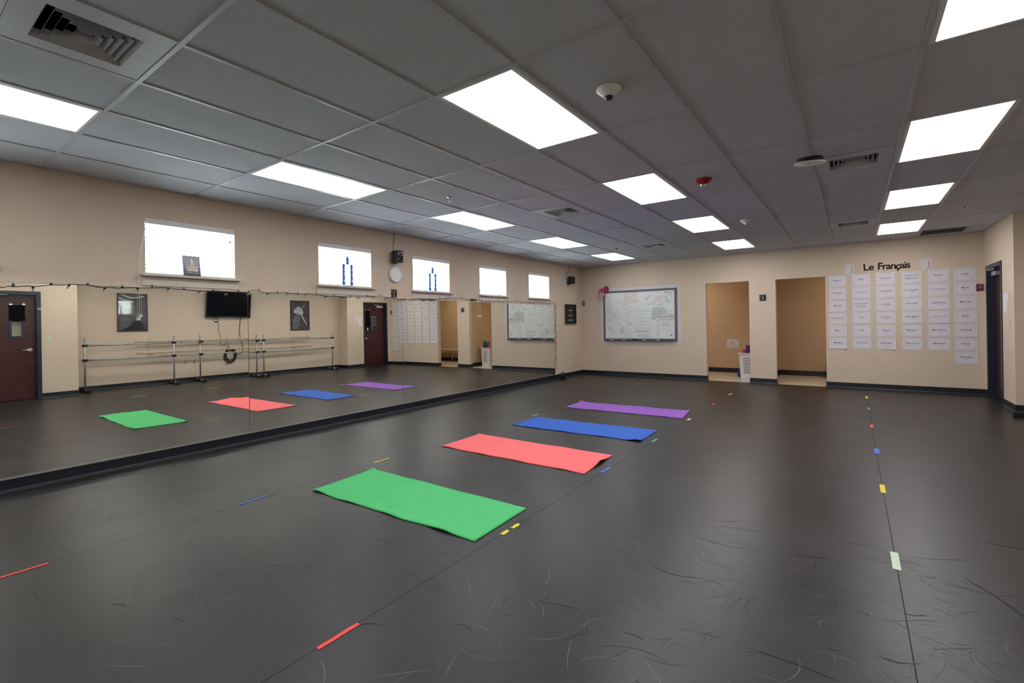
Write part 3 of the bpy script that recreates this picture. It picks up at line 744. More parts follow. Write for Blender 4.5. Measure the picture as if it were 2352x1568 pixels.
# ------------------------------------------------------------------ sill ornaments
M['blk'] = mat('award_black_acrylic', (0.022, 0.022, 0.040), 0.2, 0.5, noise=0.05, nscale=20)
M['pgrey'] = mat('award_grey_plate', (0.13, 0.13, 0.16), 0.3, 0.5, 0.3, noise=0.04, nscale=20)
M['cream'] = mat('award_gold_print', (0.85, 0.68, 0.40), 0.4, 0.5, 0.2, noise=0.05, nscale=40)
t = thing('award_plaque', 'black award plaque with gold print on the first window sill', 'plaque', (0.050, 2.195, WZ0 + 0.0015), LEFT)
tilt = Matrix.Rotation(math.radians(-9), 4, 'X')
b = BM(); w, h = 0.170, 0.222
box(b, -w / 2, w / 2, -0.012, 0.0, 0.001, h); bmesh.ops.transform(b, matrix=tilt, verts=b.verts); obj('panel', b, M['blk'], t)
b = BM(); box(b, -w / 2 + 0.022, w / 2 - 0.022, -0.0135, -0.0118, 0.052, h - 0.022); bmesh.ops.transform(b, matrix=tilt, verts=b.verts); obj('grey_plate', b, M['pgrey'], t)
b = BM()
for s, z, sz, mw_ in (('2015', 0.130, 0.017, 0.05), ('Best', 0.115, 0.017, 0.05), ('Special Award', 0.098, 0.019, 0.105), ('awarded to', 0.085, 0.010, 0.06), ('Dance Studio', 0.072, 0.019, 0.105), ('Performance', 0.057, 0.018, 0.105)):
    add_text(b, s, 0.006, z, sz, -0.0142, 0, 0.03, mw_)
poly(b, [(0.004, 0.192), (0.010, 0.180), (0.007, 0.168), (0.013, 0.160), (0.009, 0.148), (0.008, 0.140), (0.000, 0.140), (0.001, 0.150), (-0.007, 0.158), (-0.003, 0.170), (-0.001, 0.180)], -0.0142, 0)
bmesh.ops.transform(b, matrix=tilt, verts=b.verts); obj('lettering', b, M['cream'], t)
b = BM(); add_text(b, 'Excellence Rating', 0.004, 0.036, 0.018, -0.0130, 0, 0.02, 0.12); bmesh.ops.transform(b, matrix=tilt, verts=b.verts); obj('caption', b, M['num'], t)
b = BM(); box(b, -0.01, 0.01, -0.001, 0.044, 0.0, 0.004); tube(b, [(0, 0.042, 0.003), (0, 0.030, 0.15)], 0.004, 6); obj('easel_back', b, M['blk'], t)

def trophy(y, label):
    t = thing('trophy', label, 'trophy', (0.038, y, WZ0 + 0.0015), LEFT, 'tall blue column trophies')
    hs = 0.066
    b = BM(); rbox(b, -0.085, 0.085, -0.026, 0.026, 0, 0.016, 0.003); obj('base', b, M['whiteboard'], t, 'pale marble base')
    for sx in (-1, 1):
        b = BM(); prof = [(0.018, 0.016), (0.024, 0.030), (0.026, 0.050), (0.016, 0.070)]
        for k in range(6):
            z = 0.08 + k * 0.036; prof += [(0.0195 if k % 2 else 0.0165, z), (0.0215 if k % 2 else 0.018, z + 0.018)]
        prof += [(0.018, 0.296), (0.015, 0.300)]
        lathe(b, prof, (sx * hs, 0, 0), 16); obj('column', b, M['blue'], t)
    b = BM(); rbox(b, -0.098, 0.098, -0.028, 0.028, 0.300, 0.309, 0.002); obj('tier', b, M['alu'], t)
    b = BM(); lathe(b, [(0.020, 0.309), (0.022, 0.330), (0.020, 0.350), (0.025, 0.372), (0.018, 0.395), (0.008, 0.412)], n=16); obj('upper_column', b, M['blue'], t)
    b = BM(); lathe(b, [(0.010, 0.412), (0.013, 0.420), (0.004, 0.428), (0.004, 0.438)], n=12)
    tube(b, spline([(0, 0, 0.436), (-0.004, 0, 0.450), (0.001, 0, 0.462), (0.006, 0, 0.472)], 4), 0.0052, 8); lathe(b, [(0.001, -0.006), (0.0055, -0.002), (0.0055, 0.003), (0.001, 0.007)], (0.007, 0, 0.480), 10)
    tube(b, spline([(0.004, 0, 0.468), (-0.004, 0, 0.482), (-0.008, 0, 0.500)], 4), 0.0022, 6); tube(b, spline([(0.004, 0, 0.466), (0.016, 0, 0.462), (0.022, 0, 0.452)], 4), 0.0022, 6); tube(b, spline([(-0.003, 0, 0.447), (-0.016, 0, 0.446), (-0.024, 0, 0.440)], 4), 0.0028, 6)
    obj('figurine', b, M['gold'], t, 'small gold dancer figurine')
trophy(4.192, 'tall blue two column trophy on the second window sill')
trophy(5.905, 'tall blue two column trophy on the sill past the clock')

# ------------------------------------------------------------------ jar with plant in the corner of the mirror end
t = thing('potted_plant', 'small leafy plant in a clear glass jar on the floor at the mirror end', 'plant', (0.115, 10.27, 0.0))
b = BM(); lathe(b, [(0.055, 0.002), (0.062, 0.010), (0.075, 0.10), (0.082, 0.135), (0.080, 0.138), (0.073, 0.10), (0.060, 0.014), (0.02, 0.012)], n=28); obj('jar', b, M['clear'], t)
M['leaf'] = mat('dark_green_leaf', (0.03, 0.075, 0.03), 0.5, 0.35, noise=0.3, nscale=20); M['soil'] = mat('dark_moss', (0.03, 0.035, 0.022), 0.9, 0.1, noise=0.4, nscale=60)
b = BM(); lathe(b, [(0.054, 0.0145), (0.066, 0.07), (0.068, 0.085), (0.03, 0.10)], n=24); obj('moss', b, M['soil'], t)
b = BM(); rq = random.Random(5)
for k in range(34):
    a = rq.uniform(0, 2 * PI); r0 = rq.uniform(0, 0.04); L = rq.uniform(0.05, 0.11); lean = rq.uniform(0.1, 0.8)
    p0 = Vector((r0 * math.cos(a), r0 * math.sin(a), 0.085)); d = Vector((math.cos(a) * lean, math.sin(a) * lean, 1)).normalized()
    s = Vector((-math.sin(a), math.cos(a), 0)) * rq.uniform(0.006, 0.011); m_ = p0 + d * L * 0.55; e = p0 + d * L + Vector((0, 0, -0.012 * lean))
    V = [b.verts.new(p) for p in (p0, m_ + s, e, m_ - s)]; f = b.faces.new(V)
obj('leaves', b, M['leaf'], t)

# ------------------------------------------------------------------ yoga mats on the floor
def yoga_mat(corners, col, colname, label, lift, seed):
    m = mat(f'{colname}_foam_mat', col, 0.75, 0.2, noise=0.03, nscale=6, bump=0.25, bscale=500)
    fl_, nl, nr, fr_ = [Vector((x, y, 0)) for x, y in corners]
    b = BM(); rq = random.Random(seed); nu, nv = 48, 20; th = 0.006
    ph = [rq.uniform(0, 6.28) for _ in range(6)]
    def P(u, v):
        p = (nl * (1 - u) + nr * u) * (1 - v) + (fl_ * (1 - u) + fr_ * u) * v
        e = (1 - min(1, v / 0.12)); e2 = max(0, 1 - (1 - v) / 0.10)
        wob = 0.006 * math.sin(u * 17 + ph[0]) * e + 0.004 * math.sin(u * 29 + ph[1]) * e + 0.004 * math.sin(u * 21 + ph[2]) * e2
        p = p + Vector((0, wob * 0.8, 0))
        z = 0.0015
        for (cu, cv, hh, rad) in lift:
            d = math.hypot((u - cu) * 1.7, (v - cv) * 0.65); z += hh * max(0, 1 - d / rad) ** 2
        z += 0.004 * max(0, math.sin(u * 23 + ph[3])) * e + 0.003 * max(0, math.sin(u * 13 + ph[4])) * e2
        return Vector((p.x, p.y, z))
    T = [[b.verts.new(P(i / nu, j / nv) + Vector((0, 0, th))) for j in range(nv + 1)] for i in range(nu + 1)]
    B = [[b.verts.new(P(i / nu, j / nv)) for j in range(nv + 1)] for i in range(nu + 1)]
    for i in range(nu):
        for j in range(nv):
            f = b.faces.new((T[i][j], T[i + 1][j], T[i + 1][j + 1], T[i][j + 1])); f.smooth = True
            b.faces.new((B[i][j], B[i][j + 1], B[i + 1][j + 1], B[i + 1][j]))
    for i in range(nu):
        b.faces.new((T[i][0], B[i][0], B[i + 1][0], T[i + 1][0])); b.faces.new((T[i][nv], T[i + 1][nv], B[i + 1][nv], B[i][nv]))
    for j in range(nv):
        b.faces.new((T[0][j], T[0][j + 1], B[0][j + 1], B[0][j])); b.faces.new((T[nu][j], B[nu][j], B[nu][j + 1], T[nu][j + 1]))
    o = obj('yoga_mat', b, m); tag(o, label, 'yoga mat', 'unrolled yoga mats')
yoga_mat([(2.090, 2.930), (2.140, 2.265), (3.834, 2.312), (3.813, 2.935)], (0.085, 0.50, 0.17), 'green', 'bright green yoga mat lying flat, closest to the camera', [(0, 1, 0.012, 0.12), (0.85, 0, 0.010, 0.2), (0.05, 0, 0.008, 0.15)], 1)
yoga_mat([(2.042, 4.602), (2.050, 3.919), (3.802, 3.905), (3.774, 4.601)], (0.92, 0.175, 0.18), 'red', 'coral red yoga mat with one lifted corner, between the green and blue mats', [(1, 0.55, 0.030, 0.28), (0, 1, 0.008, 0.1)], 2)
yoga_mat([(2.076, 5.885), (2.079, 5.265), (3.807, 5.305), (3.786, 5.954)], (0.038, 0.125, 0.52), 'blue', 'blue yoga mat between the red and purple mats', [(0.97, 0, 0.020, 0.16), (0, 1, 0.008, 0.1), (0, 0, 0.01, 0.12)], 3)
yoga_mat([(2.006, 7.420), (2.023, 6.820), (3.833, 6.880), (3.768, 7.510)], (0.27, 0.105, 0.46), 'purple', 'purple yoga mat, last in the line of floor mats', [(0, 1, 0.015, 0.15), (1, 1, 0.012, 0.15)], 4)

# ------------------------------------------------------------------ coloured marking tape
TC = {'red': (0.75, 0.06, 0.06), 'blue': (0.06, 0.16, 0.62), 'yellow': (0.72, 0.58, 0.03), 'white': (0.62, 0.64, 0.62), 'green': (0.10, 0.36, 0.17), 'pale_green': (0.50, 0.62, 0.50), 'orange': (0.70, 0.30, 0.05)}
for k_ in list(TC): TC[k_] = mat(f'{k_}_floor_tape', TC[k_], 0.5, 0.3, noise=0.06, nscale=40)
def tape(c, x, y0, y1, w, label, torn=0):
    b = BM(); n = 8; rq = random.Random(int(abs(y0) * 100)); z = 0.0022
    A = []; B = []
    for k in range(n + 1):
        y = y0 + (y1 - y0) * k / n; j1 = rq.uniform(-1, 1) * torn; j2 = rq.uniform(-1, 1) * torn
        A.append(b.verts.new((x - w / 2 + j1, y + (j1 if k in (0, n) else 0), z))); B.append(b.verts.new((x + w / 2 + j2, y + (j2 if k in (0, n) else 0), z)))
    A0 = [b.verts.new((v.co.x, v.co.y, 0.0013)) for v in A]; B0 = [b.verts.new((v.co.x, v.co.y, 0.0013)) for v in B]
    for k in range(n):
        b.faces.new((A[k], B[k], B[k + 1], A[k + 1])); b.faces.new((A0[k], A[k], A[k + 1], A0[k + 1])); b.faces.new((B[k], B0[k], B0[k + 1], B[k + 1]))
    b.faces.new((A[0], A0[0], B0[0], B[0])); b.faces.new((A[n], B[n], B0[n], A0[n]))
    tag(obj('floor_tape', b, TC[c]), label, 'floor tape', 'tape marks on the dance floor')
tape('red', 1.955, 0.40, 0.674, 0.020, 'red tape strip on the floor, cut off by the left picture edge')
tape('blue', 1.946, 1.764, 1.982, 0.020, 'blue tape strip on the floor on the mirror side of the green mat')
tape('yellow', 1.925, 3.076, 3.272, 0.020, 'yellow tape strip just behind the green mat, on its mirror side')
tape('white', 1.969, 5.938, 6.116, 0.020, 'white tape strip behind the mirror end of the blue mat')
tape('orange', 1.961, 7.462, 7.621, 0.020, 'orange tape strip behind the mirror end of the purple mat')
tape('blue', 1.972, 8.817, 8.971, 0.020, 'small blue tape strip on the floor beyond the purple mat')
tape('yellow', 1.980, 10.105, 10.292, 0.020, 'small yellow tape strip on the floor below the whiteboard')
tape('red', 3.917, 1.160, 1.368, 0.022, 'red tape strip in front of the green mat, at the bottom of the picture', 0.001)
tape('yellow', 3.912, 2.490, 2.566, 0.026, 'torn yellow tape scrap by the green mat end, the closer piece', 0.005)
tape('yellow', 3.913, 2.606, 2.688, 0.024, 'torn yellow tape scrap by the green mat end, the further piece', 0.004)
tape('blue', 3.907, 4.033, 4.228, 0.030, 'blue tape strip beside the lifted end of the red mat')
tape('green', 3.918, 5.365, 5.539, 0.030, 'green tape strip beside the end of the blue mat')
tape('white', 3.922, 6.799, 6.948, 0.030, 'white tape strip beside the end of the purple mat')
tape('red', 3.926, 8.212, 8.407, 0.022, 'short red tape strip on the seam beyond the purple mat')
tape('yellow', 3.930, 9.487, 9.738, 0.022, 'short yellow tape strip on the seam before the first doorway')
tape('pale_green', 5.914, 3.347, 3.588, 0.036, 'pale green white tape piece on the seam, closest to the camera')
tape('yellow', 5.914, 4.765, 4.991, 0.032, 'yellow tape piece on the door side seam between pale green and blue')
tape('blue', 5.921, 6.121, 6.342, 0.040, 'blue tape piece on the door side seam')
tape('red', 5.916, 7.521, 7.733, 0.034, 'red tape piece on the door side seam')
tape('green', 5.919, 8.962, 9.177, 0.032, 'green tape piece on the door side seam beyond the red one')
tape('yellow', 5.918, 10.204, 10.484, 0.030, 'yellow tape piece on the door side seam below the word sheets')
# ------------------------------------------------------------------ whiteboard
WB0, WB1, WZa, WZb = 0.665, 2.400, 0.940, 2.092
t = thing('whiteboard', 'grey framed whiteboard covered in coloured marker writing', 'whiteboard', (0, YB, 0), BACK)
b = BM(); box(b, WB0 - 0.005, WB1 + 0.005, -0.020, -0.004, WZa - 0.005, WZb + 0.005); obj('board', b, M['whiteboard'], t)
b = BM(); fw_ = 0.045
rbox(b, WB0 - fw_, WB0, -0.034, -0.003, WZa - 0.06, WZb + fw_, 0.004); rbox(b, WB1, WB1 + fw_, -0.034, -0.003, WZa - 0.06, WZb + fw_, 0.004)
rbox(b, WB0, WB1, -0.034, -0.003, WZb, WZb + fw_, 0.004); rbox(b, WB0, WB1, -0.034, -0.003, WZa - 0.06, WZa, 0.004)
obj('frame', b, M['wbframe'], t)
b = BM(); rbox(b, WB0 + 0.05, WB1 - 0.05, -0.075, -0.034, WZa - 0.055, WZa - 0.043, 0.004); obj('pen_tray', b, M['wbframe'], t)
INK = {'r': (0.62, 0.16, 0.17), 'g': (0.13, 0.40, 0.27), 'lg': (0.42, 0.60, 0.50), 'b': (0.16, 0.20, 0.50), 'k': (0.06, 0.06, 0.07), 'n': (0.30, 0.31, 0.36), 't': (0.05, 0.22, 0.36), 'p': (0.62, 0.42, 0.46)}
rq = random.Random(11)
def wpt(px, py):      # position on the board from fractions of its drawn layout
    u = (px - 208) / 1557; top = 325 - 82 * u; v = (py - top) / (1345 - top)
    return WB0 + u * (WB1 - WB0), WZb - v * (WZb - WZa)
def ribbon(bm, pts, w, y):
    V = []
    for i, (x, z) in enumerate(pts):
        a = pts[max(i - 1, 0)]; c = pts[min(i + 1, len(pts) - 1)]; dx, dz = c[0] - a[0], c[1] - a[1]; l = math.hypot(dx, dz) or 1
        V.append((bm.verts.new((x - dz / l * w / 2, y, z + dx / l * w / 2)), bm.verts.new((x + dz / l * w / 2, y, z - dx / l * w / 2))))
    for A, B in zip(V, V[1:]): bm.faces.new((A[1], B[1], B[0], A[0]))
def scrib(bm, x0, y0, x1, y1, h, w, y):
    """one handwritten line running from x0,y0 to x1,y1: words of looped strokes"""
    ax, az = wpt(x0, y0); bx, bz = wpt(x1, y1); L = math.hypot(bx - ax, bz - az); dx, dz = (bx - ax) / L, (bz - az) / L; s = 0
    while s < L - h * 0.5:
        wl = min(L - s, h * rq.uniform(1.3, 4.2)); n = max(3, int(wl / (h * 0.34))); pts = []
        for k in range(n * 3 + 1):
            q = k / (n * 3); o = h * (0.5 * math.sin(k * 2.1 + rq.uniform(-0.6, 0.6)) * rq.uniform(0.5, 1.0))
            pts.append((ax + dx * (s + q * wl) - dz * o, az + dz * (s + q * wl) + dx * o))
        ribbon(bm, pts, w, y); s += wl + h * rq.uniform(0.45, 0.8)
writing = {c: BM() for c in INK}
yw = -0.0206
def lines(c, x0, x1, y0, y1, n, h=0.020, w=0.0040, slope=0.0, jag=0.0):
    for k in range(n):
        y = y0 + (y1 - y0) * (k / max(1, n - 1)); a = x0 + rq.uniform(-jag, jag); e = x1 + rq.uniform(-jag * 3, jag)
        scrib(writing[c], a, y, e, y + slope * (e - a), h, w, yw - 0.00002 * rq.random())
lines('r', 650, 990, 310, 545, 9, 0.020, 0.0034, -0.03, 20)
lines('p', 240, 385, 400, 430, 2, 0.018, 0.0034); lines('r', 225, 390, 445, 445, 1, 0.004, 0.003)
lines('g', 230, 385, 480, 580, 4, 0.022, 0.004, 0, 8); lines('p', 230, 385, 598, 616, 2, 0.010, 0.003)
lines('g', 225, 380, 650, 790, 6, 0.020, 0.004, 0, 8); lines('p', 225, 390, 840, 850, 1, 0.008, 0.003)
lines('n', 230, 370, 870, 985, 4, 0.020, 0.0036, 0, 8); lines('lg', 400, 540, 420, 460, 2, 0.030, 0.004); lines('n', 510, 600, 490, 480, 1, 0.022, 0.003)
lines('lg', 435, 620, 545, 590, 2, 0.016, 0.004, -0.02); lines('g', 440, 610, 552, 552, 1, 0.012, 0.0034)
lines('g', 380, 470, 760, 900, 5, 0.024, 0.004, -0.08, 6); lines('lg', 440, 740, 880, 925, 2, 0.022, 0.0045, -0.06)
lines('n', 430, 530, 690, 690, 1, 0.040, 0.0034, -0.1); lines('n', 490, 600, 800, 800, 1, 0.030, 0.0034, -0.1)
for a in ((600, 620, 750, 550), (640, 690, 800, 600), (680, 760, 760, 700), (700, 830, 860, 690), (1390, 600, 1540, 520), (1400, 625, 1560, 555)): scrib(writing['b'], *a, 0.020, 0.0038, yw)
for a in ((1195, 590, 1360, 480), (1260, 590, 1335, 540), (555, 1130, 655, 1095), (545, 1160, 620, 1120)): scrib(writing['k'], *a, 0.012, 0.0042, yw)
for a in ((1130, 460, 1230, 405), (1140, 475, 1235, 425), (1145, 445, 1215, 400)): scrib(writing['r'], *a, 0.018, 0.0036, yw)
lines('r', 1345, 1515, 400, 490, 4, 0.022, 0.0038, -0.02, 10)
lines('b', 1590, 1740, 285, 330, 3, 0.020, 0.0036, -0.02, 8); lines('b', 1580, 1690, 470, 530, 3, 0.020, 0.0036, 0, 8)
lines('b', 1640, 1700, 720, 720, 1, 0.026, 0.0038, -0.3); lines('b', 1655, 1720, 770, 800, 2, 0.022, 0.0036, 0.2)
for k in range(10):      # block of small black words
    y = 655 + k * 24; a = 1275 + (30 if k < 2 else 0); e = (1560, 1580, 1600, 1610, 1610, 1620, 1620, 1750, 1750, 1760)[k]
    scrib(writing['k'], a, y, e, y - 6, 0.015, 0.0044, yw)
lines('k', 1280, 1360, 870, 915, 3, 0.016, 0.0044)
lines('k', 1425, 1750, 915, 925, 2, 0.009, 0.0034)
for k in range(7): lines('k' if k % 2 else 'n', 1412 + (k % 2) * 8, 1440, 950 + k * 50, 960 + k * 50, 2, 0.010, 0.0045)
for xx in (1375, 1390): ribbon(writing['p'], [wpt(xx + 8 * math.sin(k), 900 + k * 42) for k in range(11)], 0.004, yw)
lines('p', 1400, 1750, 878, 890, 2, 0.008, 0.003)
for k in range(9):
    y = 490 + k * 78; e = (1030, 1190, 1190, 1240, 1240, 1250, 1260, 1280, 1280)[k]
    scrib(writing['lg'], 880, y, 930 + (30 if k else 60), y, 0.026, 0.0046, yw); scrib(writing['lg' if k % 3 else 'g'], 985, y, e, y - 4, 0.022, 0.0040, yw)
lines('p', 420, 610, 985, 1040, 3, 0.032, 0.0036, 0, 10)
for a in ((680, 945, 850, 1015), (710, 985, 830, 1030), (720, 1020, 830, 1045)): scrib(writing['b'], *a, 0.018, 0.0036, yw)
ribbon(writing['n'], [wpt(215 + k * 18, 1090 - 6 * math.sin(k * 0.4)) for k in range(12)], 0.0045, yw)
lines('b', 290, 400, 1110, 1160, 3, 0.022, 0.0036, 0.05, 8)
for a in ((360, 1250, 450, 1190), (430, 1260, 560, 1170), (390, 1150, 520, 1130), (560, 1200, 640, 1160), (555, 1235, 660, 1200), (640, 1150, 720, 1120), (690, 1185, 830, 1150)): scrib(writing['n'], *a, 0.024, 0.0038, yw)
lines('b', 560, 660, 1180, 1230, 3, 0.018, 0.0036, -0.2)
lines('n', 655, 830, 1220, 1310, 4, 0.022, 0.0026, -0.02, 8); lines('k', 740, 860, 1325, 1325, 1, 0.006, 0.0036); lines('b', 990, 1220, 1265, 1310, 3, 0.024, 0.0034, 0, 8)
lines('t', 1480, 1670, 985, 1045, 3, 0.022, 0.0028, 0, 8); ribbon(writing['n'], [wpt(1515, 1100), wpt(1518, 1170)], 0.007, yw)
lines('lg', 1565, 1640, 1110, 1200, 4, 0.020, 0.003); ribbon(writing['n'], [wpt(1660 + 38 * math.sin(k * 0.26), 1105 + 24 * k) for k in range(7)], 0.0045, yw)
def blob(c, px, py, pts): poly(writing[c], [(wpt(px, py)[0] + a, wpt(px, py)[1] + d) for a, d in pts], yw, 0)
heart = [(0, -0.020), (0.018, 0.002), (0.016, 0.014), (0.008, 0.016), (0, 0.009), (-0.008, 0.016), (-0.016, 0.014), (-0.018, 0.002)]
blob('t', 1690, 1268, [(a * 1.1, d * 1.2) for a, d in heart]); blob('r', 1250, 388, [(a * 0.8, d * 0.8) for a, d in heart]); blob('k', 1568, 303, [(a * 0.8, d * 0.8) for a, d in heart]); blob('t', 1595, 420, [(a * 0.8, d * 0.9) for a, d in heart])
ribbon(writing['t'], [(wpt(1640, 430)[0] + 0.085 * math.cos(k * 0.33), wpt(1640, 430)[1] + 0.075 * math.sin(k * 0.33)) for k in range(20)], 0.0035, yw)
mx, mz = wpt(1075, 1185); add_text(writing['k'], 'Dance is Magic !', mx, mz, 0.062, yw, 0, 0.0, 0.33)
cn = {'r': 'red', 'g': 'green', 'lg': 'pale green', 'b': 'blue', 'k': 'black', 'n': 'grey', 't': 'teal', 'p': 'pink'}
for c, bmw in writing.items():
    obj('marker_writing', bmw, mat(f'{cn[c].replace(" ", "_")}_marker', INK[c], 0.6, 0.2, noise=0.05, nscale=60), t, f'{cn[c]} marker writing')
# patterned paper border round it
M['bpaper'] = mat('border_paper_white', (0.76, 0.74, 0.77), 0.75, 0.15, noise=0.03, nscale=30)
M['bink'] = mat('border_chevron_grey', (0.20, 0.19, 0.24), 0.75, 0.15, noise=0.1, nscale=30)
t = thing('chevron_border', 'white paper border with grey zigzag stripes round the whiteboard', 'paper border', (0, YB, 0), BACK)
BX0, BX1, BZ0, BZ1 = 0.545, 2.520, 0.822, 2.205
def border_side(x0, x1, z0, z1, horiz):
    b = BM(); box(b, x0, x1, -0.0022, -0.0008, z0, z1)
    span = (z1 - z0) if horiz else (x1 - x0); L = (x1 - x0) if horiz else (z1 - z0); per = 0.044; n = int(L / (per / 2))
    for r in range(3):
        off = span * (0.2 + 0.3 * r); pts = []
        for k in range(n + 1):
            s = k * L / n; o = off + (0.010 if k % 2 else -0.010)
            pts.append((x0 + s, z0 + o) if horiz else (x0 + o, z0 + s))
        nf = len(b.faces); ribbon(b, pts, 0.006, -0.0027); b.faces.ensure_lookup_table()
        for f in b.faces[nf:]: f.material_index = 1
    obj('border_strip', b, [M['bpaper'], M['bink']], t)
border_side(BX0, BX1, WZb + 0.035, BZ1, True); border_side(BX0, BX1, BZ0, WZa - 0.05, True)
border_side(BX0, WB0 - 0.035, WZa - 0.05, WZb + 0.035, False); border_side(WB1 + 0.035, BX1, WZa - 0.05, WZb + 0.035, False)
# markers and eraser on the tray
TZ = WZa - 0.0426
for k, (x, c, l) in enumerate(((0.845, 'red', 'white marker with dark cap, first on the whiteboard tray'), (1.160, 'black', 'white marker with dark cap, second on the whiteboard tray'), (1.680, 'black', 'white marker on the tray just past the eraser'), (2.015, 'black', 'white marker with dark cap, last along the whiteboard tray'))):
    m_ = thing('marker_pen', l, 'marker pen', (x, YB - 0.056, TZ + 0.0085), BACK, 'markers on the whiteboard tray')
    b = BM(); cyl(b, (-0.045, 0, 0), (0.045, 0, 0), 0.0082, n=14); obj('barrel', b, M['white'], m_)
    s_ = -1 if k < 2 else 1
    b = BM(); cyl(b, (s_ * 0.045, 0, 0), (s_ * 0.080, 0, 0), 0.0084, 0.007, n=14); obj('cap', b, M['black'], m_, 'dark cap')
t = thing('board_eraser', 'black felt eraser on the whiteboard tray', 'eraser', (1.440, YB - 0.055, TZ + 0.0008), BACK)
b = BM(); rbox(b, -0.062, 0.062, -0.018, 0.018, 0.010, 0.030, 0.004); obj('grip', b, M['black'], t)
b = BM(); box(b, -0.060, 0.060, -0.017, 0.017, 0, 0.010); obj('felt', b, M['rubber'], t)
# paper flowers on the corner
def flower(x, z, r, c1, c2, label, d):
    t = thing('paper_flower', label, 'paper flower', (x, YB - d, z), BACK, 'paper flowers on the whiteboard corner')
    m1 = mat(f'petal_{len(bpy.data.materials)}', c1, 0.8, 0.15, noise=0.15, nscale=30); m2 = mat(f'petal_heart_{len(bpy.data.materials)}', c2, 0.8, 0.15, noise=0.15, nscale=30)
    b = BM()
    for ring, (rr, n, lift) in enumerate(((1.0, 9, 0.0), (0.72, 7, 0.25), (0.48, 6, 0.45))):
        for k in range(n):
            a = 2 * PI * k / n + ring * 0.4; ca, sa = math.cos(a), math.sin(a); w_ = r * rr * 0.42
            P = lambda s, q, y: b.verts.new((ca * s * r * rr - sa * q, -lift * r * 0.6 - y * r, sa * s * r * rr + ca * q))
            V = [P(0.05, 0, 0), P(0.45, w_ * 0.8, 0.10), P(0.85, w_ * 0.8, 0.22), P(1.0, 0, 0.26), P(0.85, -w_ * 0.8, 0.22), P(0.45, -w_ * 0.8, 0.10)]
            mid = P(0.55, 0, 0.06)
            for q in range(6): b.faces.new((mid, V[q], V[(q + 1) % 6]))
    obj('petals', b, m1, t)
    b = BM(); lathe(b, [(r * 0.05, -r * 0.30), (r * 0.24, -r * 0.40), (r * 0.20, -r * 0.52), (r * 0.04, -r * 0.58)], n=14, axis='Y'); obj('heart', b, m2, t)
flower(0.705, 2.190, 0.090, (0.42, 0.09, 0.17), (0.30, 0.05, 0.10), 'upper deep pink paper flower on the whiteboard corner', 0.0365)
flower(0.605, 2.140, 0.085, (0.45, 0.11, 0.19), (0.32, 0.05, 0.10), 'deep pink paper flower sticking out past the whiteboard corner', 0.095)
flower(0.640, 2.055, 0.068, (0.72, 0.40, 0.33), (0.45, 0.08, 0.12), 'small peach paper flower with red heart below the pink ones', 0.150)

# ------------------------------------------------------------------ cut-out letters
xs = {'L': 5.962, 'e': 6.040, 'F': 6.170, 'r': 6.236, 'a': 6.293, 'n': 6.361, 'ç': 6.424, 'a2': 6.487, 'i': 6.533, 's': 6.574}
for k, xl in xs.items():
    ch = k[0]; bb = BM()
    vs, fs = text_geo(ch, 0.182 if ch in 'LF' else 0.176, 0.020)
    zmin = min(v[1] for v in vs); hh = max(v[1] for v in vs) - zmin
    base = 2.258 if ch != 'ç' else 2.258 - 0.040
    V = [bb.verts.new((x, -0.0032, z - zmin)) for x, z in vs]
    for f in fs:
        try: bb.faces.new([V[i] for i in f])
        except ValueError: pass
    ext = bmesh.ops.extrude_face_region(bb, geom=list(bb.faces))
    bmesh.ops.translate(bb, vec=(0, 0.0022, 0), verts=[v for v in ext['geom'] if isinstance(v, bmesh.types.BMVert)])
    o = obj('cut_out_letter', bb, M['cutout']); o.location = (xl, YB, base); o.rotation_euler = (0, random.Random(k).uniform(-0.05, 0.05), 0)
    nm = {'a2': 'second letter a of the French heading, before i', 'a': 'first letter a of the French heading, after r', 'e': 'letter e ending the short first word', 'ç': 'letter c with cedilla in the French heading'}.get(k, f'letter {ch} of the French heading')
    tag(o, f'black cut out {nm}', 'letter', 'cut out letters above the word sheets')
# two small tower cards
M['mauve'] = mat('mauve_print', (0.38, 0.20, 0.34), 0.8, 0.1, noise=0.1, nscale=60)
def tower_card(x, label):
    t = thing('tower_card', label, 'card', (x, YB, 2.305), BACK, 'tower cards by the heading')
    b = BM(); box(b, -0.067, 0.067, -0.0022, -0.0008, -0.088, 0.088); obj('card', b, M['paper'], t)
    b = BM(); y = -0.0027
    ribbon(b, [(0.012, -0.085), (0.026, -0.045), (0.034, 0.010), (0.037, 0.075)], 0.006, y); ribbon(b, [(0.066, -0.085), (0.050, -0.045), (0.041, 0.010), (0.037, 0.075)], 0.006, y)
    for z, a, c in ((-0.045, 0.022, 0.054), (-0.010, 0.030, 0.046), (0.020, 0.033, 0.042)): ribbon(b, [(a, z), (c, z)], 0.006, y)
    ribbon(b, [(0.020, -0.075), (0.050, -0.045)], 0.004, y); ribbon(b, [(0.058, -0.075), (0.026, -0.045)], 0.004, y)
    obj('tower_print', b, M['mauve'], t)
    b = BM(); rr = random.Random(4)
    for z in (0.045, 0.015, -0.020, -0.050): ribbon(b, [(-0.045 + k * 0.008 + z * 0.1, z + rr.uniform(-0.010, 0.010)) for k in range(7)], 0.0035, y)
    obj('script_print', b, M['grey_ink'], t)
tower_card(5.706, 'small white card with a mauve tower, before the black heading')
tower_card(6.816, 'small white card with a mauve tower, after the black heading')

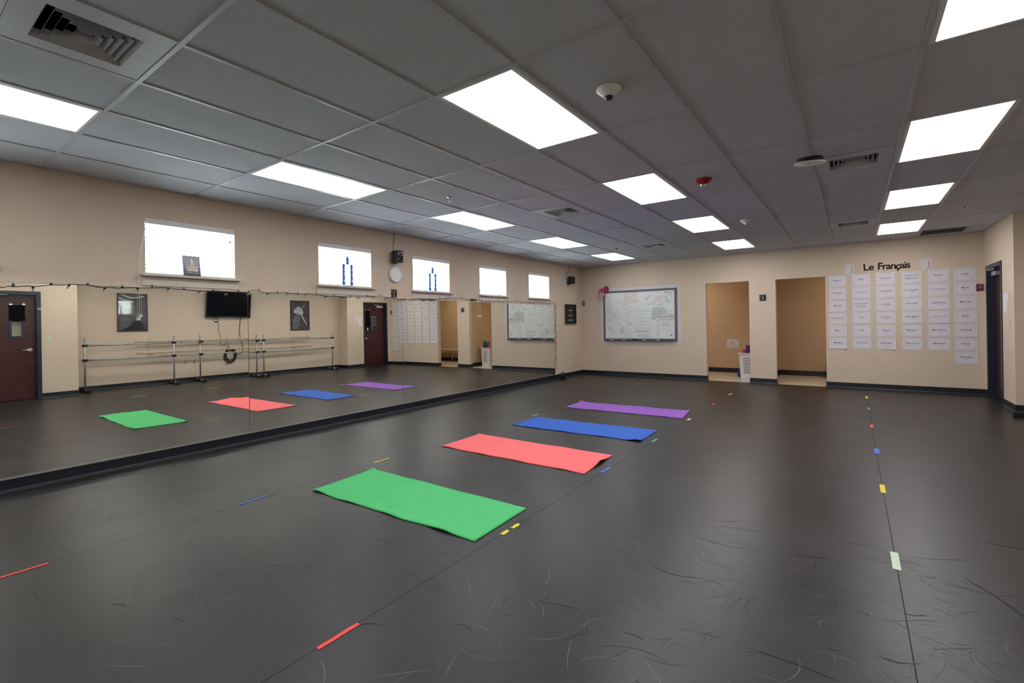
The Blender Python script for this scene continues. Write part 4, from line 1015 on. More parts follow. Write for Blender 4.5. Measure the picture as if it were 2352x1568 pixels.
# ------------------------------------------------------------------ French word sheets
cols = [(5.373, 5.648), (5.743, 6.021), (6.105, 6.383), (6.476, 6.749), (6.837, 7.117), (7.179, 7.457)]
rows = [(2.196, 1.974), (1.955, 1.728), (1.709, 1.483), (1.463, 1.243), (1.221, 0.998), (0.976, 0.761), (0.744, 0.524)]
words = [[('Bonjour', 'hello'), ('Au revoir', 'goodbye'), ('Bonsoir', 'good evening'), ('Merci beaucoup', 'thank you very much'), ('Merci', 'thank you'), ('Madame', 'madam or miss')],
 [('Salut', 'hi'), ('Comment allez-vous', 'how are you'), ('Je vais très bien', 'I am very well', 'Je vais mal', 'I am bad'), ('Oui', 'yes'), ('Non', 'no'), ("D'accord", 'okay')],
 [('Enchanté', 'nice to meet'), ('Un moment', 'moment'), ('Le ballet', 'the ballet'), ('La danse', 'dancing'), ("L'amour", 'the love'), ('Ensemble', 'together')],
 [('Comment vous', '', 'appelez-vous ?', 'what is your name'), ("Je m'appelle", 'my name is'), ("C'est facile", 'it is easy'), ("C'est difficile", 'it is hard'), ('Monsieur', 'mister, sir'), ('Bonne nuit', 'good night, sleep')],
 [('Pardon', 'sorry'), ('Je ne comprends pas', 'I do not understand'), ('Quelle fête', 'what a party'), ('Comment vous dites', 'how do you say'), ('Merveilleux', 'wonderful'), ('Madeleine', 'a cake')],
 [('Lundi', 'monday'), ('Mardi', 'tuesday'), ('Mercredi', 'wednesday'), ('Jeudi', 'thursday'), ('Vendredi', 'friday'), ('Samedi', 'saturday'), ('Dimanche', 'sunday')]]
cname = ['the column beside the doorway', 'the second column from the doorway', 'the third column from the doorway', 'the fourth column from the doorway', 'the fifth column from the doorway', 'the last column, by the red edged plaque']
rname = ['top', 'second', 'third', 'fourth', 'fifth', 'sixth', 'seventh and lowest']
rq = random.Random(77)
M['tapew'] = mat('sticky_tape', (0.80, 0.76, 0.76), 0.3, 0.5, noise=0.05, nscale=40)
for ci, (x0, x1) in enumerate(cols):
    for ri, wd in enumerate(words[ci]):
        zt_, zb_ = rows[ri]; W_, H_ = x1 - x0, zt_ - zb_; curl = [rq.uniform(0, 0.006) for _ in range(4)]
        if (ci, ri) == (0, 5): curl = [0.002, 0.002, 0.020, 0.022]
        if (ci, ri) == (2, 5): curl = [0.001, 0.004, 0.003, 0.024]
        if (ci, ri) in ((4, 3), (5, 4)): curl = [0, 0.004, 0.004, 0.014]
        bow = rq.uniform(0, 0.004)
        def fn(x, z, curl=curl, bow=bow, W_=W_, H_=H_):
            u, v = x / W_ + 0.5, z / H_ + 0.5; k = lambda q: max(0, q) ** 2.2
            s = curl[0] * k(1 - 1.6 * (u + 1 - v)) + curl[1] * k(1 - 1.6 * (2 - u - v)) + curl[2] * k(1 - 1.6 * (u + v)) + curl[3] * k(1 - 1.6 * (1 - u + v))
            return -s - bow * math.sin(PI * u) * (1 - v)
        b = BM(); nu, nv = 10, 8
        G = [[b.verts.new((W_ * (i / nu - 0.5), -0.0015 + fn(W_ * (i / nu - 0.5), H_ * (j / nv - 0.5)), H_ * (j / nv - 0.5))) for j in range(nv + 1)] for i in range(nu + 1)]
        for i in range(nu):
            for j in range(nv): f = b.faces.new((G[i][j], G[i + 1][j], G[i + 1][j + 1], G[i][j + 1])); f.smooth = True
        bw = (0.0034 if ci >= 4 else 0.0022); a, c = W_ / 2 - 0.026, H_ / 2 - 0.022; yb = -0.0024
        for p, q in (((-a, -c), (a, -c)), ((a, -c), (a, c)), ((a, c), (-a, c)), ((-a, c), (-a, -c))):
            nf = len(b.faces); n = 8; pts = [(p[0] + (q[0] - p[0]) * k / n, p[1] + (q[1] - p[1]) * k / n) for k in range(n + 1)]
            V = []
            d = Vector((q[0] - p[0], q[1] - p[1])).normalized() * bw / 2
            for x, z in pts: V.append((b.verts.new((x - d.y, yb + fn(x, z), z + d.x)), b.verts.new((x + d.y, yb + fn(x, z), z - d.x))))
            for A, B in zip(V, V[1:]): f = b.faces.new((A[1], B[1], B[0], A[0])); f.material_index = 3
        if len(wd) == 2:
            add_text(b, wd[0], 0, 0.012, 0.040, yb, 1, 0.012, W_ - 0.08, fn); add_text(b, wd[1], 0, -0.024, 0.022, yb, 2, 0.0, W_ - 0.10, fn)
        else:
            add_text(b, wd[0], 0, 0.038, 0.034, yb, 1, 0.012, W_ - 0.08, fn); add_text(b, wd[1], 0, 0.014, 0.018, yb, 2, 0.0, W_ - 0.10, fn)
            add_text(b, wd[2], 0, -0.014, 0.034, yb, 1, 0.012, W_ - 0.08, fn); add_text(b, wd[3], 0, -0.040, 0.018, yb, 2, 0.0, W_ - 0.10, fn)
        if (ci, ri) in ((2, 0), (2, 2), (0, 4), (1, 0)):
            for sx in ((-1, 1) if ri == 0 else (-1,)):
                box(b, sx * (W_ / 2 - 0.022) - 0.02, sx * (W_ / 2 - 0.022) + 0.02, -0.0030, -0.0024, H_ / 2 - 0.012, H_ / 2 + 0.006, 4)
        o = obj('word_sheet', b, [M['paper'], M['ink'], M['grey_ink'], M['border_ink'], M['tapew']]); o.location = ((x0 + x1) / 2, YB, (zt_ + zb_) / 2)
        o.rotation_euler = (0, rq.uniform(-0.012, 0.012), 0)
        tag(o, f'white bordered word sheet, {rname[ri]} in {cname[ci]}', 'paper sheet', 'French word sheets on the wall')

# ------------------------------------------------------------------ alcoves behind the openings
AY = 13.60; AH = 2.55
def alcove(x0, x1):
    b = BM(); y0 = YB + 0.13
    quad(b, [(x0, AY, 0), (x1, AY, 0), (x1, AY, AH), (x0, AY, AH)]); quad(b, [(x0, AY + 0.1, 0), (x0, AY + 0.1, AH), (x1, AY + 0.1, AH), (x1, AY + 0.1, 0)])
    box(b, x0 - 0.07, x0, y0, AY, 0, AH); box(b, x1, x1 + 0.07, y0, AY, 0, AH)
    return b
A1 = (1.70, 4.13); A2 = (4.28, 7.60)
struct('wall_alcove', alcove(*A1), M['alcove']); struct('wall_alcove', alcove(*A2), M['alcove'])
b = BM(); box(b, A1[0] - 0.1, A2[1] + 0.1, YB + 0.004, AY + 0.1, -0.1, -0.004)
for i in range(20):
    for j in range(7):
        x = 1.62 + i * 0.305; y = YB + 0.006 + j * 0.305
        box(b, x, x + 0.303, y, min(y + 0.303, AY), -0.004, 0.0015)
struct('floor_alcove', b, M['vct'])
b = BM(); box(b, A1[0] - 0.1, A2[1] + 0.1, YB + 0.13, AY + 0.1, AH, AH + 0.1); struct('ceiling_alcove', b, M['tile'])
for nm, (x0, x1) in (('baseboard_alcove', A1), ('baseboard_alcove', A2)):
    b = BM(); cove(b, [(x1 - 0.002, YB + 0.135), (x1 - 0.002, AY - 0.002), (x0 + 0.002, AY - 0.002), (x0 + 0.002, YB + 0.135)], 0.12); struct(nm, b, M['base'])
def alcove_light(x, y, label):
    t = thing('alcove_light', label, 'ceiling light', (x, y, AH), 0, 'alcove lights')
    b = BM(); lathe(b, [(0.15, -0.0008), (0.16, -0.02), (0.15, -0.03)], n=28); obj('rim', b, M['white'], t)
    b = BM(); lathe(b, [(0.148, -0.026), (0.13, -0.05), (0.07, -0.07), (0.01, -0.075)], n=28); obj('lens', b, M['warm_lens'], t)
alcove_light(2.35, 12.55, 'warm round light hidden in the alcove with the white hamper')
alcove_light(6.05, 12.55, 'warm round light hidden in the alcove with the bench')
# sign on alcove wall
t = thing('notice_sheet', 'small white bordered notice low on the alcove wall', 'paper sheet', (3.26, AY, 0.753), BACK)
b = BM(); box(b, -0.143, 0.143, -0.0022, -0.0008, -0.113, 0.113); obj('sheet', b, M['paper'], t)
b = BM()
for s, z in (('Eat', 0.045), ('Sleep', 0.005), ('Dance', -0.038)): add_text(b, s, 0, z, 0.044, -0.0028, 0, 0.008, 0.13)
obj('lettering', b, M['ink'], t)
b = BM()
for p, q in (((-0.118, -0.09), (0.118, -0.09)), ((0.118, -0.09), (0.118, 0.09)), ((0.118, 0.09), (-0.118, 0.09)), ((-0.118, 0.09), (-0.118, -0.09))): ribbon(b, [p, q], 0.004, -0.0028)
obj('border_line', b, M['grey_ink'], t)
# hamper
t = thing('laundry_hamper', 'tall white plastic hamper with rows of holes in the alcove', 'hamper', (3.815, 12.31, 0.0015))
M['hamper'] = mat('white_hamper_plastic', (0.74, 0.72, 0.75), 0.4, 0.4, noise=0.02, nscale=20)
def hamper_wall(w0, w1, nx, nz, side):
    pass
b = BM(); HB, HT, TH = (0.145, 0.105), (0.175, 0.130), 0.575
def hside(P0, P1, nx):
    """one sloping side with square holes; P0(u), P1(u) bottom and top edge"""
    nz = 9; us = [0.0] + [q for k in range(nx) for q in (0.24 + 0.52 * (k + 0.2) / nx, 0.24 + 0.52 * (k + 0.75) / nx)] + [1.0]
    vs = [0.0] + [q for k in range(nz) for q in (0.20 + 0.66 * (k + 0.2) / nz, 0.20 + 0.66 * (k + 0.75) / nz)] + [1.0]
    P = lambda u, v: P0(u) * (1 - v) + P1(u) * v
    for i, (a, c) in enumerate(zip(us, us[1:])):
        for j, (d, e) in enumerate(zip(vs, vs[1:])):
            if i % 2 and j % 2: continue
            quad(b, [P(a, d), P(c, d), P(c, e), P(a, e)])
def edge(s0, s1, w, z): 
    return lambda u: Vector((w[0] * (s0[0] + (s1[0] - s0[0]) * u), w[1] * (s0[1] + (s1[1] - s0[1]) * u), z))
for s0, s1, nx in (((-1, -1), (1, -1), 6), ((1, -1), (1, 1), 5), ((1, 1), (-1, 1), 6), ((-1, 1), (-1, -1), 5)):
    hside(edge(s0, s1, HB, 0.006), edge(s0, s1, HT, TH), nx)
obj('body', b, M['hamper'], t)
b = BM(); box(b, -HB[0], HB[0], -HB[1], HB[1], 0.0, 0.008); obj('bottom', b, M['hamper'], t)
b = BM()
for x0, x1, y0, y1 in ((-0.195, 0.195, -0.150, -0.125), (-0.195, 0.195, 0.125, 0.150), (-0.195, -0.170, -0.125, 0.125), (0.170, 0.195, -0.125, 0.125)): box(b, x0, x1, y0, y1, TH - 0.004, TH + 0.022)
obj('rim', b, M['hamper'], t)
def rolled(x, y, z0, L, r, col, nm, label, lean=(0, 0)):
    m = mat(f'{nm}_rolled_foam', col, 0.8, 0.15, noise=0.05, nscale=20, bump=0.2, bscale=300)
    t = thing('rolled_mat', label, 'rolled mat', (x, y, z0), 0, 'rolled mats in the alcove')
    b = BM(); turns = 3.2; n = 72; th = r / turns * 0.80
    V = []
    for k in range(n + 1):
        a = 2 * PI * turns * k / n; rr = r * (0.12 + 0.88 * k / n)
        V.append([b.verts.new((q * math.cos(a), q * math.sin(a), h)) for q, h in ((rr, 0), (rr, L), (rr - th * 0.55, L), (rr - th * 0.55, 0))])
    for A, B in zip(V, V[1:]):
        for q in range(4): f = b.faces.new((A[q], B[q], B[(q + 1) % 4], A[(q + 1) % 4])); f.smooth = q in (0, 2)
    o = obj('foam_roll', b, m, t); t.rotation_euler = (lean[1], lean[0], 0)
    b = BM(); lathe(b, [(r + 0.001, L * 0.48), (r + 0.004, L * 0.48), (r + 0.004, L * 0.54), (r + 0.001, L * 0.54)], n=24); obj('strap', b, M['black'], t)
rolled(3.905, 12.352, 0.012, 0.81, 0.040, (0.02, 0.24, 0.06), 'green', 'tall green rolled mat standing in the white hamper')
rolled(3.800, 12.345, 0.012, 0.76, 0.050, (0.085, 0.03, 0.19), 'dark_purple', 'dark purple rolled mat standing in the white hamper')
rolled(3.905, 12.258, 0.012, 0.79, 0.040, (0.03, 0.045, 0.22), 'dark_blue', 'dark blue rolled mat standing in the hamper, hugging the column')
rolled(3.735, 12.258, 0.012, 0.665, 0.040, (0.45, 0.035, 0.05), 'crimson', 'short crimson rolled mat poking out of the hamper')
rolled(3.575, 12.53, 0.020, 0.62, 0.048, (0.05, 0.10, 0.36), 'royal_blue', 'royal blue rolled mat leaning behind the hamper on the tile floor', (0.24, 0))
# bench
t = thing('alcove_bench', 'pale wooden bench with a metal leg inside the second alcove', 'bench', (6.25, 13.30, 0.0015))
b = BM(); rbox(b, -0.95, 0.95, -0.24, 0.22, 0.43, 0.465, 0.005); obj('seat', b, M['oak'], t)
for x in (-0.85, -0.05, 0.8):
    b = BM(); cyl(b, (x, -0.05, 0.0), (x, -0.05, 0.43), 0.02, n=14); box(b, x - 0.05, x + 0.05, -0.12, 0.02, 0, 0.006); obj('leg', b, M['alu'], t)

# ------------------------------------------------------------------ doors
def door(n, xw, y0, y1, ztop, hinge_low, parts):
    """door in a wall facing -X seen from the room; y0..y1 rough opening along Y"""
    r = bpy.data.objects.new(f'door_{n}', None); C.objects.link(r); r.location = (xw, 0, 0); r['kind'] = 'structure'
    j = 0.022; fw2 = 0.045
    b = BM()
    for a, c in ((y0 - fw2, y0 + j), (y1 - j, y1 + fw2)): box(b, -0.010, 0.160, a + (0.0 if a < y0 else 0.0), c, 0, ztop + fw2) if False else None
    for a, c, d, e in ((y0 - fw2, y0 + j, 0, ztop + fw2), (y1 - j, y1 + fw2, 0, ztop + fw2), (y0 + j, y1 - j, ztop - j, ztop + fw2)):
        box(b, -0.012, -0.0008, a, c, d, e)
    for a, c, d, e in ((y0 + 0.001, y0 + j, 0, ztop - 0.001), (y1 - j, y1 - 0.001, 0, ztop - 0.001), (y0 + j, y1 - j, ztop - j, ztop - 0.001)):
        box(b, -0.0008, 0.149, a, c, d, e)
    for a, c, d, e in ((y0 + j, y0 + j + 0.015, 0, ztop - j), (y1 - j - 0.015, y1 - j, 0, ztop - j), (y0 + j + 0.015, y1 - j - 0.015, ztop - j - 0.015, ztop - j)):
        box(b, 0.060, 0.084, a, c, d, e)
    obj('door_frame', b, M['navy'], r)
    return r, y0 + j + 0.004, y1 - j - 0.004, ztop - j - 0.004
def leaf(r, a, c, zt_, lite):
    b = BM(); X = 0.086
    wall_holes(b, a, c, 0.010, zt_, [lite] if lite else [], lambda u, v, d: (X + d, u, v), 0.044)
    quad(b, [(X, a, 0.010), (X + 0.044, a, 0.010), (X + 0.044, c, 0.010), (X, c, 0.010)])
    o = obj('door_leaf', b, M['door'], r)
    if lite:
        u0, u1, v0, v1 = lite; b = BM(); f = 0.032
        for p, q, s, t_ in ((u0 - 0.012, u0 + f, v0 - 0.012, v1 + 0.012), (u1 - f, u1 + 0.012, v0 - 0.012, v1 + 0.012), (u0 + f, u1 - f, v0 - 0.012, v0 + f), (u0 + f, u1 - f, v1 - f, v1 + 0.012)): box(b, X - 0.010, X - 0.0008, p, q, s, t_)
        obj('window_trim', b, M['navy'], o)
        b = BM(); box(b, X + 0.018, X + 0.024, u0, u1, v0, v1); obj('pane', b, M['glass'], o)
    return o, X
def lever(o, X, y, z, s):
    b = BM(); cyl(b, (X - 0.001, y, z), (X - 0.012, y, z), 0.036, n=24); cyl(b, (X - 0.012, y, z), (X - 0.050, y, z), 0.012, n=14)
    tube(b, spline([(X - 0.050, y, z), (X - 0.054, y + s * 0.04, z - 0.002), (X - 0.050, y + s * 0.115, z - 0.004)], 6), 0.0105, 10)
    obj('handle', b, M['chrome'], o, 'satin chrome lever handle')
def closer(r, X, y, z, yarm):
    b = BM(); rbox(b, X - 0.060, X - 0.001, y - 0.13, y + 0.13, z - 0.035, z + 0.035, 0.005); tube(b, [(X - 0.05, y, z + 0.04), (X - 0.16, y + (yarm - y) * 0.4, z + 0.048), (X - 0.095, yarm, z + 0.052)], 0.008, 8)
    obj('door_closer', b, M['alu'], r, 'grey metal door closer')
r1, a, c, zt_ = door(1, XB1, *DOOR1[:2], DOOR1[3], True, None)
o1, X = leaf(r1, a, c, zt_, (1.835, 2.040, 1.235, 1.885)); lever(o1, X, 2.125, 0.990, -1); closer(o1, X, 1.55, zt_ - 0.060, 1.80)
r2_, a2, c2, zt2 = door(2, XB2, *DOOR2[:2], DOOR2[3], False, None)
o2, X2 = leaf(r2_, a2, c2, zt2, (10.545, 10.720, 1.255, 1.905)); lever(o2, X2, 10.565, 0.955, 1); closer(o2, X2, 11.15, zt2 - 0.075, 10.85)
r1['label'] = 'dark red door with black cloth over its window, seen in the mirror'; r2_['label'] = 'dark red door in navy frame beside the word sheets'
M['cloth'] = mat('black_cotton_cloth', (0.012, 0.012, 0.014), 0.95, 0.05, noise=0.1, nscale=60, bump=0.4, bscale=200)
def cloth(xw, y0, y1, z0, z1, label, seed, corner=None):
    t = thing('window_cloth', label, 'cloth', (xw, (y0 + y1) / 2, z1), RIGHT)
    b = BM(); w, h = y1 - y0, z1 - z0; nu, nv = 18, 20; rr = random.Random(seed); p = [rr.uniform(0, 6) for _ in range(4)]
    def P(u, v):
        y = -0.0125 - 0.008 * v * abs(math.sin(u * 7 + p[0])) - 0.004 * v * math.sin(v * 9 + p[1]) ** 2; sag = 0.012 * math.sin(PI * u) * (1 - v)
        return (w * (u - 0.5) * (1 - 0.06 * math.sin(PI * v)), y, -h * v - sag + 0.006 * math.sin(u * 8 + p[2]) * v)
    G = [[b.verts.new(P(i / nu, j / nv)) for j in range(nv + 1)] for i in range(nu + 1)]
    for i in range(nu):
        for j in range(nv): f = b.faces.new((G[i][j], G[i][j + 1], G[i + 1][j + 1], G[i + 1][j])); f.smooth = True
    bmesh.ops.solidify(b, geom=list(b.faces), thickness=0.0015)
    obj('cloth', b, M['cloth'], t)
    for sx in (-0.42, 0.36):
        b = BM(); x = w * sx
        tube(b, [(x - 0.018, -0.014, 0.012), (x, -0.016, 0.036), (x + 0.018, -0.014, 0.012)], 0.004, 6); rbox(b, x - 0.024, x + 0.024, -0.020, -0.012, -0.014, 0.014, 0.003); obj('clip', b, M['chrome'], t)
    if corner:
        b = BM(); box(b, *corner); obj('folded_tag', b, M['paper'], t)
    return t
cloth(XB1 + X, 1.825, 2.062, 1.565, 1.890, 'black cloth clipped over the window of the mirrored door', 2)
cloth(XB2 + X2, 10.52, 10.745, 1.255, 1.925, 'long black cloth over the narrow window of the door by the word sheets', 3, (-0.02, 0.03, -0.030, -0.024, -0.68, -0.60))
# black rules poster on door two
t = thing('rules_poster', 'black chalk style poster with white lettering on the far door', 'poster', (XB2 + X2, 10.92, 1.485), RIGHT)
b = BM(); box(b, -0.17, 0.17, -0.0022, -0.0008, -0.27, 0.27); obj('sheet', b, M['slate'], t)
b = BM(); add_text(b, 'Class Rules', 0, 0.215, 0.055, -0.0028, 0, 0.02, 0.29)
for z in (0.155, 0.115, 0.075, 0.035, -0.01, -0.05, -0.09): ribbon(b, [(-0.13 + k * 0.0186, z + 0.010 * math.sin(k * 2.3 + z * 40)) for k in range(15)], 0.006, -0.0028)
ribbon(b, [(0.085 + 0.055 * math.cos(k * 0.4), -0.185 + 0.055 * math.sin(k * 0.4)) for k in range(17)], 0.005, -0.0028)
obj('lettering', b, M['chalk'], t)
M['tealc'] = mat('teal_chalk', (0.06, 0.24, 0.27), 0.8, 0.1, noise=0.2, nscale=60)
b = BM()
for z in (-0.17, -0.20, -0.23): ribbon(b, [(-0.15 + k * 0.012, z + 0.010 * math.sin(k * 2.0 + z * 50)) for k in range(13)], 0.008, -0.0028)
obj('chalk_drawing', b, M['tealc'], t)
# wall sheet, hook, switches
o = BM(); nu = 6
G = [[o.verts.new((-0.14 + 0.28 * i / nu, -0.0015 - 0.006 * (1 - j / nu) * math.sin(i * 1.1), -0.145 + 0.29 * j / nu)) for j in range(nu + 1)] for i in range(nu + 1)]
for i in range(nu):
    for j in range(nu): o.faces.new((G[i][j], G[i + 1][j], G[i + 1][j + 1], G[i][j + 1]))
s_ = obj('notice_sheet', o, M['paper']); s_.location = (XB2, 10.19, 1.545); s_.rotation_euler = (0, 0, RIGHT); tag(s_, 'blank looking white sheet taped on the wall next to the far door', 'paper sheet')
def switch(xw, y, z, rz, label, m1):
    t = thing('light_switch', label, 'light switch', (xw, y, z), rz)
    b = BM(); rbox(b, -0.036, 0.036, -0.006, -0.0008, -0.058, 0.058, 0.002); obj('plate', b, m1, t)
    b = BM(); rbox(b, -0.010, 0.010, -0.012, -0.006, -0.020, 0.020, 0.002); obj('toggle', b, M['white'], t)
M['ivory'] = mat('ivory_plastic', (0.58, 0.50, 0.40), 0.4, 0.4, noise=0.02, nscale=20); M['greenish'] = mat('glow_green_plastic', (0.52, 0.60, 0.36), 0.4, 0.4, noise=0.02, nscale=20)  # greenish plate tint stands in for the switch's glow
switch(XB2, 10.00, 1.245, RIGHT, 'ivory light switch on the wall strip near the far door', M['ivory'])
switch(XB1, 2.392, 1.195, RIGHT, 'pale green light switch beside the mirrored dark red door', M['greenish'])
t = thing('wall_hook', 'small white hook clipped on the mirrored door frame', 'hook', (XB1 - 0.012, 2.258, 1.815), RIGHT)
b = BM(); tube(b, [(-0.018, -0.006, -0.012), (0, -0.006, 0.024), (0.018, -0.006, -0.012)], 0.004, 6); obj('wire_loop', b, M['chrome'], t)
b = BM(); rbox(b, -0.036, 0.028, -0.014, -0.0008, -0.024, -0.012, 0.003); obj('clip', b, M['white'], t)

# ------------------------------------------------------------------ barre wall seen in the mirror
t = thing('television', 'flat black television tilted down on the wall opposite the mirrors', 'television', (XR, 6.18, 1.66), RIGHT)
tl = Matrix.Translation((0, -0.055, 0)) @ Matrix.Rotation(math.radians(8), 4, 'X')
w, h = 1.19, 0.69
def tb(*a, r=0.006):
    b = BM(); rbox(b, *a, r); bmesh.ops.transform(b, matrix=tl, verts=b.verts); return b
obj('cabinet', tb(-w / 2, w / 2, -0.045, 0.0, 0, h), M['black'], t)
b = BM(); box(b, -w / 2 + 0.014, w / 2 - 0.014, -0.0468, -0.0452, 0.030, h - 0.014); bmesh.ops.transform(b, matrix=tl, verts=b.verts); obj('screen', b, M['screen'], t)
b = BM(); box(b, -0.025, 0.025, -0.0468, -0.0452, 0.010, 0.020); bmesh.ops.transform(b, matrix=tl, verts=b.verts); obj('badge', b, M['grey_ink'], t)
b = BM(); box(b, -0.22, 0.22, -0.015, -0.001, 0.20, 0.52); box(b, -0.14, -0.10, -0.10, -0.014, 0.24, 0.46); box(b, 0.10, 0.14, -0.10, -0.014, 0.24, 0.46); obj('wall_mount', b, M['black'], t)
def wall_cable(pts, r, label, m='black'):
    b = BM(); tube(b, spline([(XR - 0.014 - 0.006 * (k % 2), y, z) for k, (y, z) in enumerate(pts)], 6), r, 7); tag(obj('cable', b, M[m]), label, 'cable')
wall_cable([(5.92, 1.70), (5.925, 1.55), (5.935, 1.40), (5.93, 1.28), (5.965, 1.18), (5.985, 1.10), (5.985, 0.92), (6.04, 0.89), (6.10, 0.91), (6.14, 0.96)], 0.0045, 'thin cord from the television past the round chrome knob')
wall_cable([(6.53, 1.70), (6.50, 1.50), (6.485, 1.33), (6.49, 1.18), (6.51, 1.05), (6.56, 0.90), (6.57, 0.78), (6.53, 0.68), (6.47, 0.635), (6.415, 0.615)], 0.0075, 'thick black cable from the television to the hanging coil')
t = thing('cable_coil', 'loose black coil of cable hanging under the wall barre bracket', 'cable', (XR - 0.03, 6.22, 0.60), RIGHT)
b = BM(); rr = random.Random(8)
for k in range(9):
    ox, oz, rx, rz_ = rr.uniform(-0.03, 0.03), rr.uniform(-0.03, 0.03), rr.uniform(0.12, 0.16), rr.uniform(0.13, 0.20); a0 = rr.uniform(0, 6); yo = rr.uniform(-0.015, 0.012)
    tube(b, [(ox + rx * math.cos(a0 + q * 2 * PI / 28), yo + 0.006 * math.sin(q), oz + rz_ * math.sin(a0 + q * 2 * PI / 28)) for q in range(28)], 0.0060, 6, closed=True)
obj('loops', b, M['black'], t)
b = BM(); tube(b, spline([(0.02, -0.02, -0.14), (0.06, -0.025, -0.18), (0.13, -0.02, -0.24), (0.16, -0.02, -0.26)], 6), 0.006, 6); tube(b, spline([(0.02, 0, 0.17), (0.05, 0, 0.28), (0.04, 0, 0.34)], 6), 0.005, 6); obj('loose_end', b, M['black'], t)
t = thing('wall_dial', 'small round chrome dial on the wall under the television', 'knob', (XR, 5.872, 1.567), RIGHT)
b = BM(); lathe(b, [(0.052, -0.0008), (0.054, -0.012), (0.040, -0.030), (0.015, -0.042), (0.001, -0.044)], n=28, axis='Y'); obj('dome', b, M['chrome'], t)
b = BM(); lathe(b, [(0.060, -0.0006), (0.060, -0.006), (0.052, -0.006)], n=28, axis='Y'); obj('base_ring', b, M['black'], t)
for y, l in ((5.119, 'beige wall outlet, the one further from the television'), (5.333, 'beige wall outlet with dark socket, the one closer to the television')):
    t = thing('wall_outlet', l, 'outlet', (XR, y, 0.495), RIGHT, 'outlets on the barre wall')
    b = BM(); rbox(b, -0.036, 0.036, -0.006, -0.0008, -0.058, 0.058, 0.002); obj('plate', b, M['ivory'], t)
    b = BM(); cyl(b, (0, -0.0055, 0.02), (0, -0.0075, 0.02), 0.014, n=16); cyl(b, (0, -0.0055, -0.02), (0, -0.0075, -0.02), 0.014, n=16); obj('sockets', b, M['black'], t)

# posters
M['pframe'] = mat('black_poster_frame', (0.010, 0.010, 0.012), 0.3, 0.5, noise=0.1, nscale=20)
def grey_art(name, lo, hi, sc, seed):
    m = bpy.data.materials.new(name); m.use_nodes = True; nt = m.node_tree; b = nt.nodes['Principled BSDF']
    tc = nt.nodes.new('ShaderNodeTexCoord'); n = nt.nodes.new('ShaderNodeTexNoise'); n.inputs['Scale'].default_value = sc; n.inputs['Detail'].default_value = 4
    mp = nt.nodes.new('ShaderNodeMapping'); mp.inputs['Location'].default_value = (seed, seed, seed); mp.inputs['Scale'].default_value = (1.0, 1.0, 1.8)
    r = nt.nodes.new('ShaderNodeValToRGB'); r.color_ramp.elements[0].color = (lo, lo, lo * 1.05, 1); r.color_ramp.elements[1].color = (hi, hi, hi * 1.08, 1); r.color_ramp.elements[0].position = 0.35; r.color_ramp.elements[1].position = 0.7
    nt.links.new(tc.outputs['Object'], mp.inputs['Vector']); nt.links.new(mp.outputs['Vector'], n.inputs['Vector']); nt.links.new(n.outputs['Fac'], r.inputs['Fac']); nt.links.new(r.outputs['Color'], b.inputs['Base Color'])
    b.inputs['Roughness'].default_value = 0.6; b.inputs['Coat Weight'].default_value = 1.0; b.inputs['Coat Roughness'].default_value = 0.03; b.inputs['Coat IOR'].default_value = 1.6
    return m
def coat(m):
    b = m.node_tree.nodes['Principled BSDF']; b.inputs['Coat Weight'].default_value = 1.0; b.inputs['Coat Roughness'].default_value = 0.03; return m
def framed(y, z0, w, h, label, art):
    t = thing('framed_poster', label, 'poster', (XR, y, z0), RIGHT)
    b = BM(); box(b, -w / 2 + 0.012, w / 2 - 0.012, -0.014, -0.002, 0.012, h - 0.012); obj('print', b, art, t)
    b = BM(); f = 0.018
    for x0, x1, za, zb_ in ((-w / 2, -w / 2 + f, 0, h), (w / 2 - f, w / 2, 0, h), (-w / 2 + f, w / 2 - f, 0, f), (-w / 2 + f, w / 2 - f, h - f, h)): rbox(b, x0, x1, -0.026, -0.001, za, zb_, 0.002)
    obj('frame', b, M['pframe'], t); return t
# poster one: bright arcs above a dim hall
t = framed(4.005, 1.318, 0.60, 0.90, 'black framed grey poster with white curved streaks, left of the television in the mirror', grey_art('dusk_print', 0.035, 0.13, 4.5, 3.0))
w, h = 0.60, 0.90; yy = -0.0146
b = BM(); ribbon(b, [(-0.24 + 0.47 * k / 16, 0.80 + 0.05 * ((k - 7.5) / 8) ** 2 * (1.6 if k > 8 else 1.0)) for k in range(17)][::-1], 0.020, yy)
ribbon(b, [(0.27 - 0.30 * k / 12, 0.79 - 0.085 * math.sin(k / 12 * 1.5)) for k in range(13)], 0.018, yy)
obj('light_streaks', b, coat(mat('streak_print', (0.75, 0.75, 0.76), 0.6, 0.2, noise=0.05, nscale=20)), t)
b = BM()
ribbon(b, [(0.06, 0.36), (0.03, 0.55), (-0.02, 0.65), (-0.06, 0.54), (-0.02, 0.50)], 0.012, yy); ribbon(b, [(0.20, 0.36), (0.20, 0.72)], 0.006, yy); ribbon(b, [(0.04, 0.36), (0.07, 0.55)], 0.010, yy)
poly(b, [(-0.26, 0.02), (-0.22, 0.16), (-0.12, 0.26), (0.0, 0.24), (0.03, 0.15), (0.10, 0.10), (0.24, 0.02)], yy + 0.0003, 0)
obj('figure_print', b, coat(mat('shadow_print', (0.02, 0.02, 0.024), 0.6, 0.2, noise=0.2, nscale=20)), t)
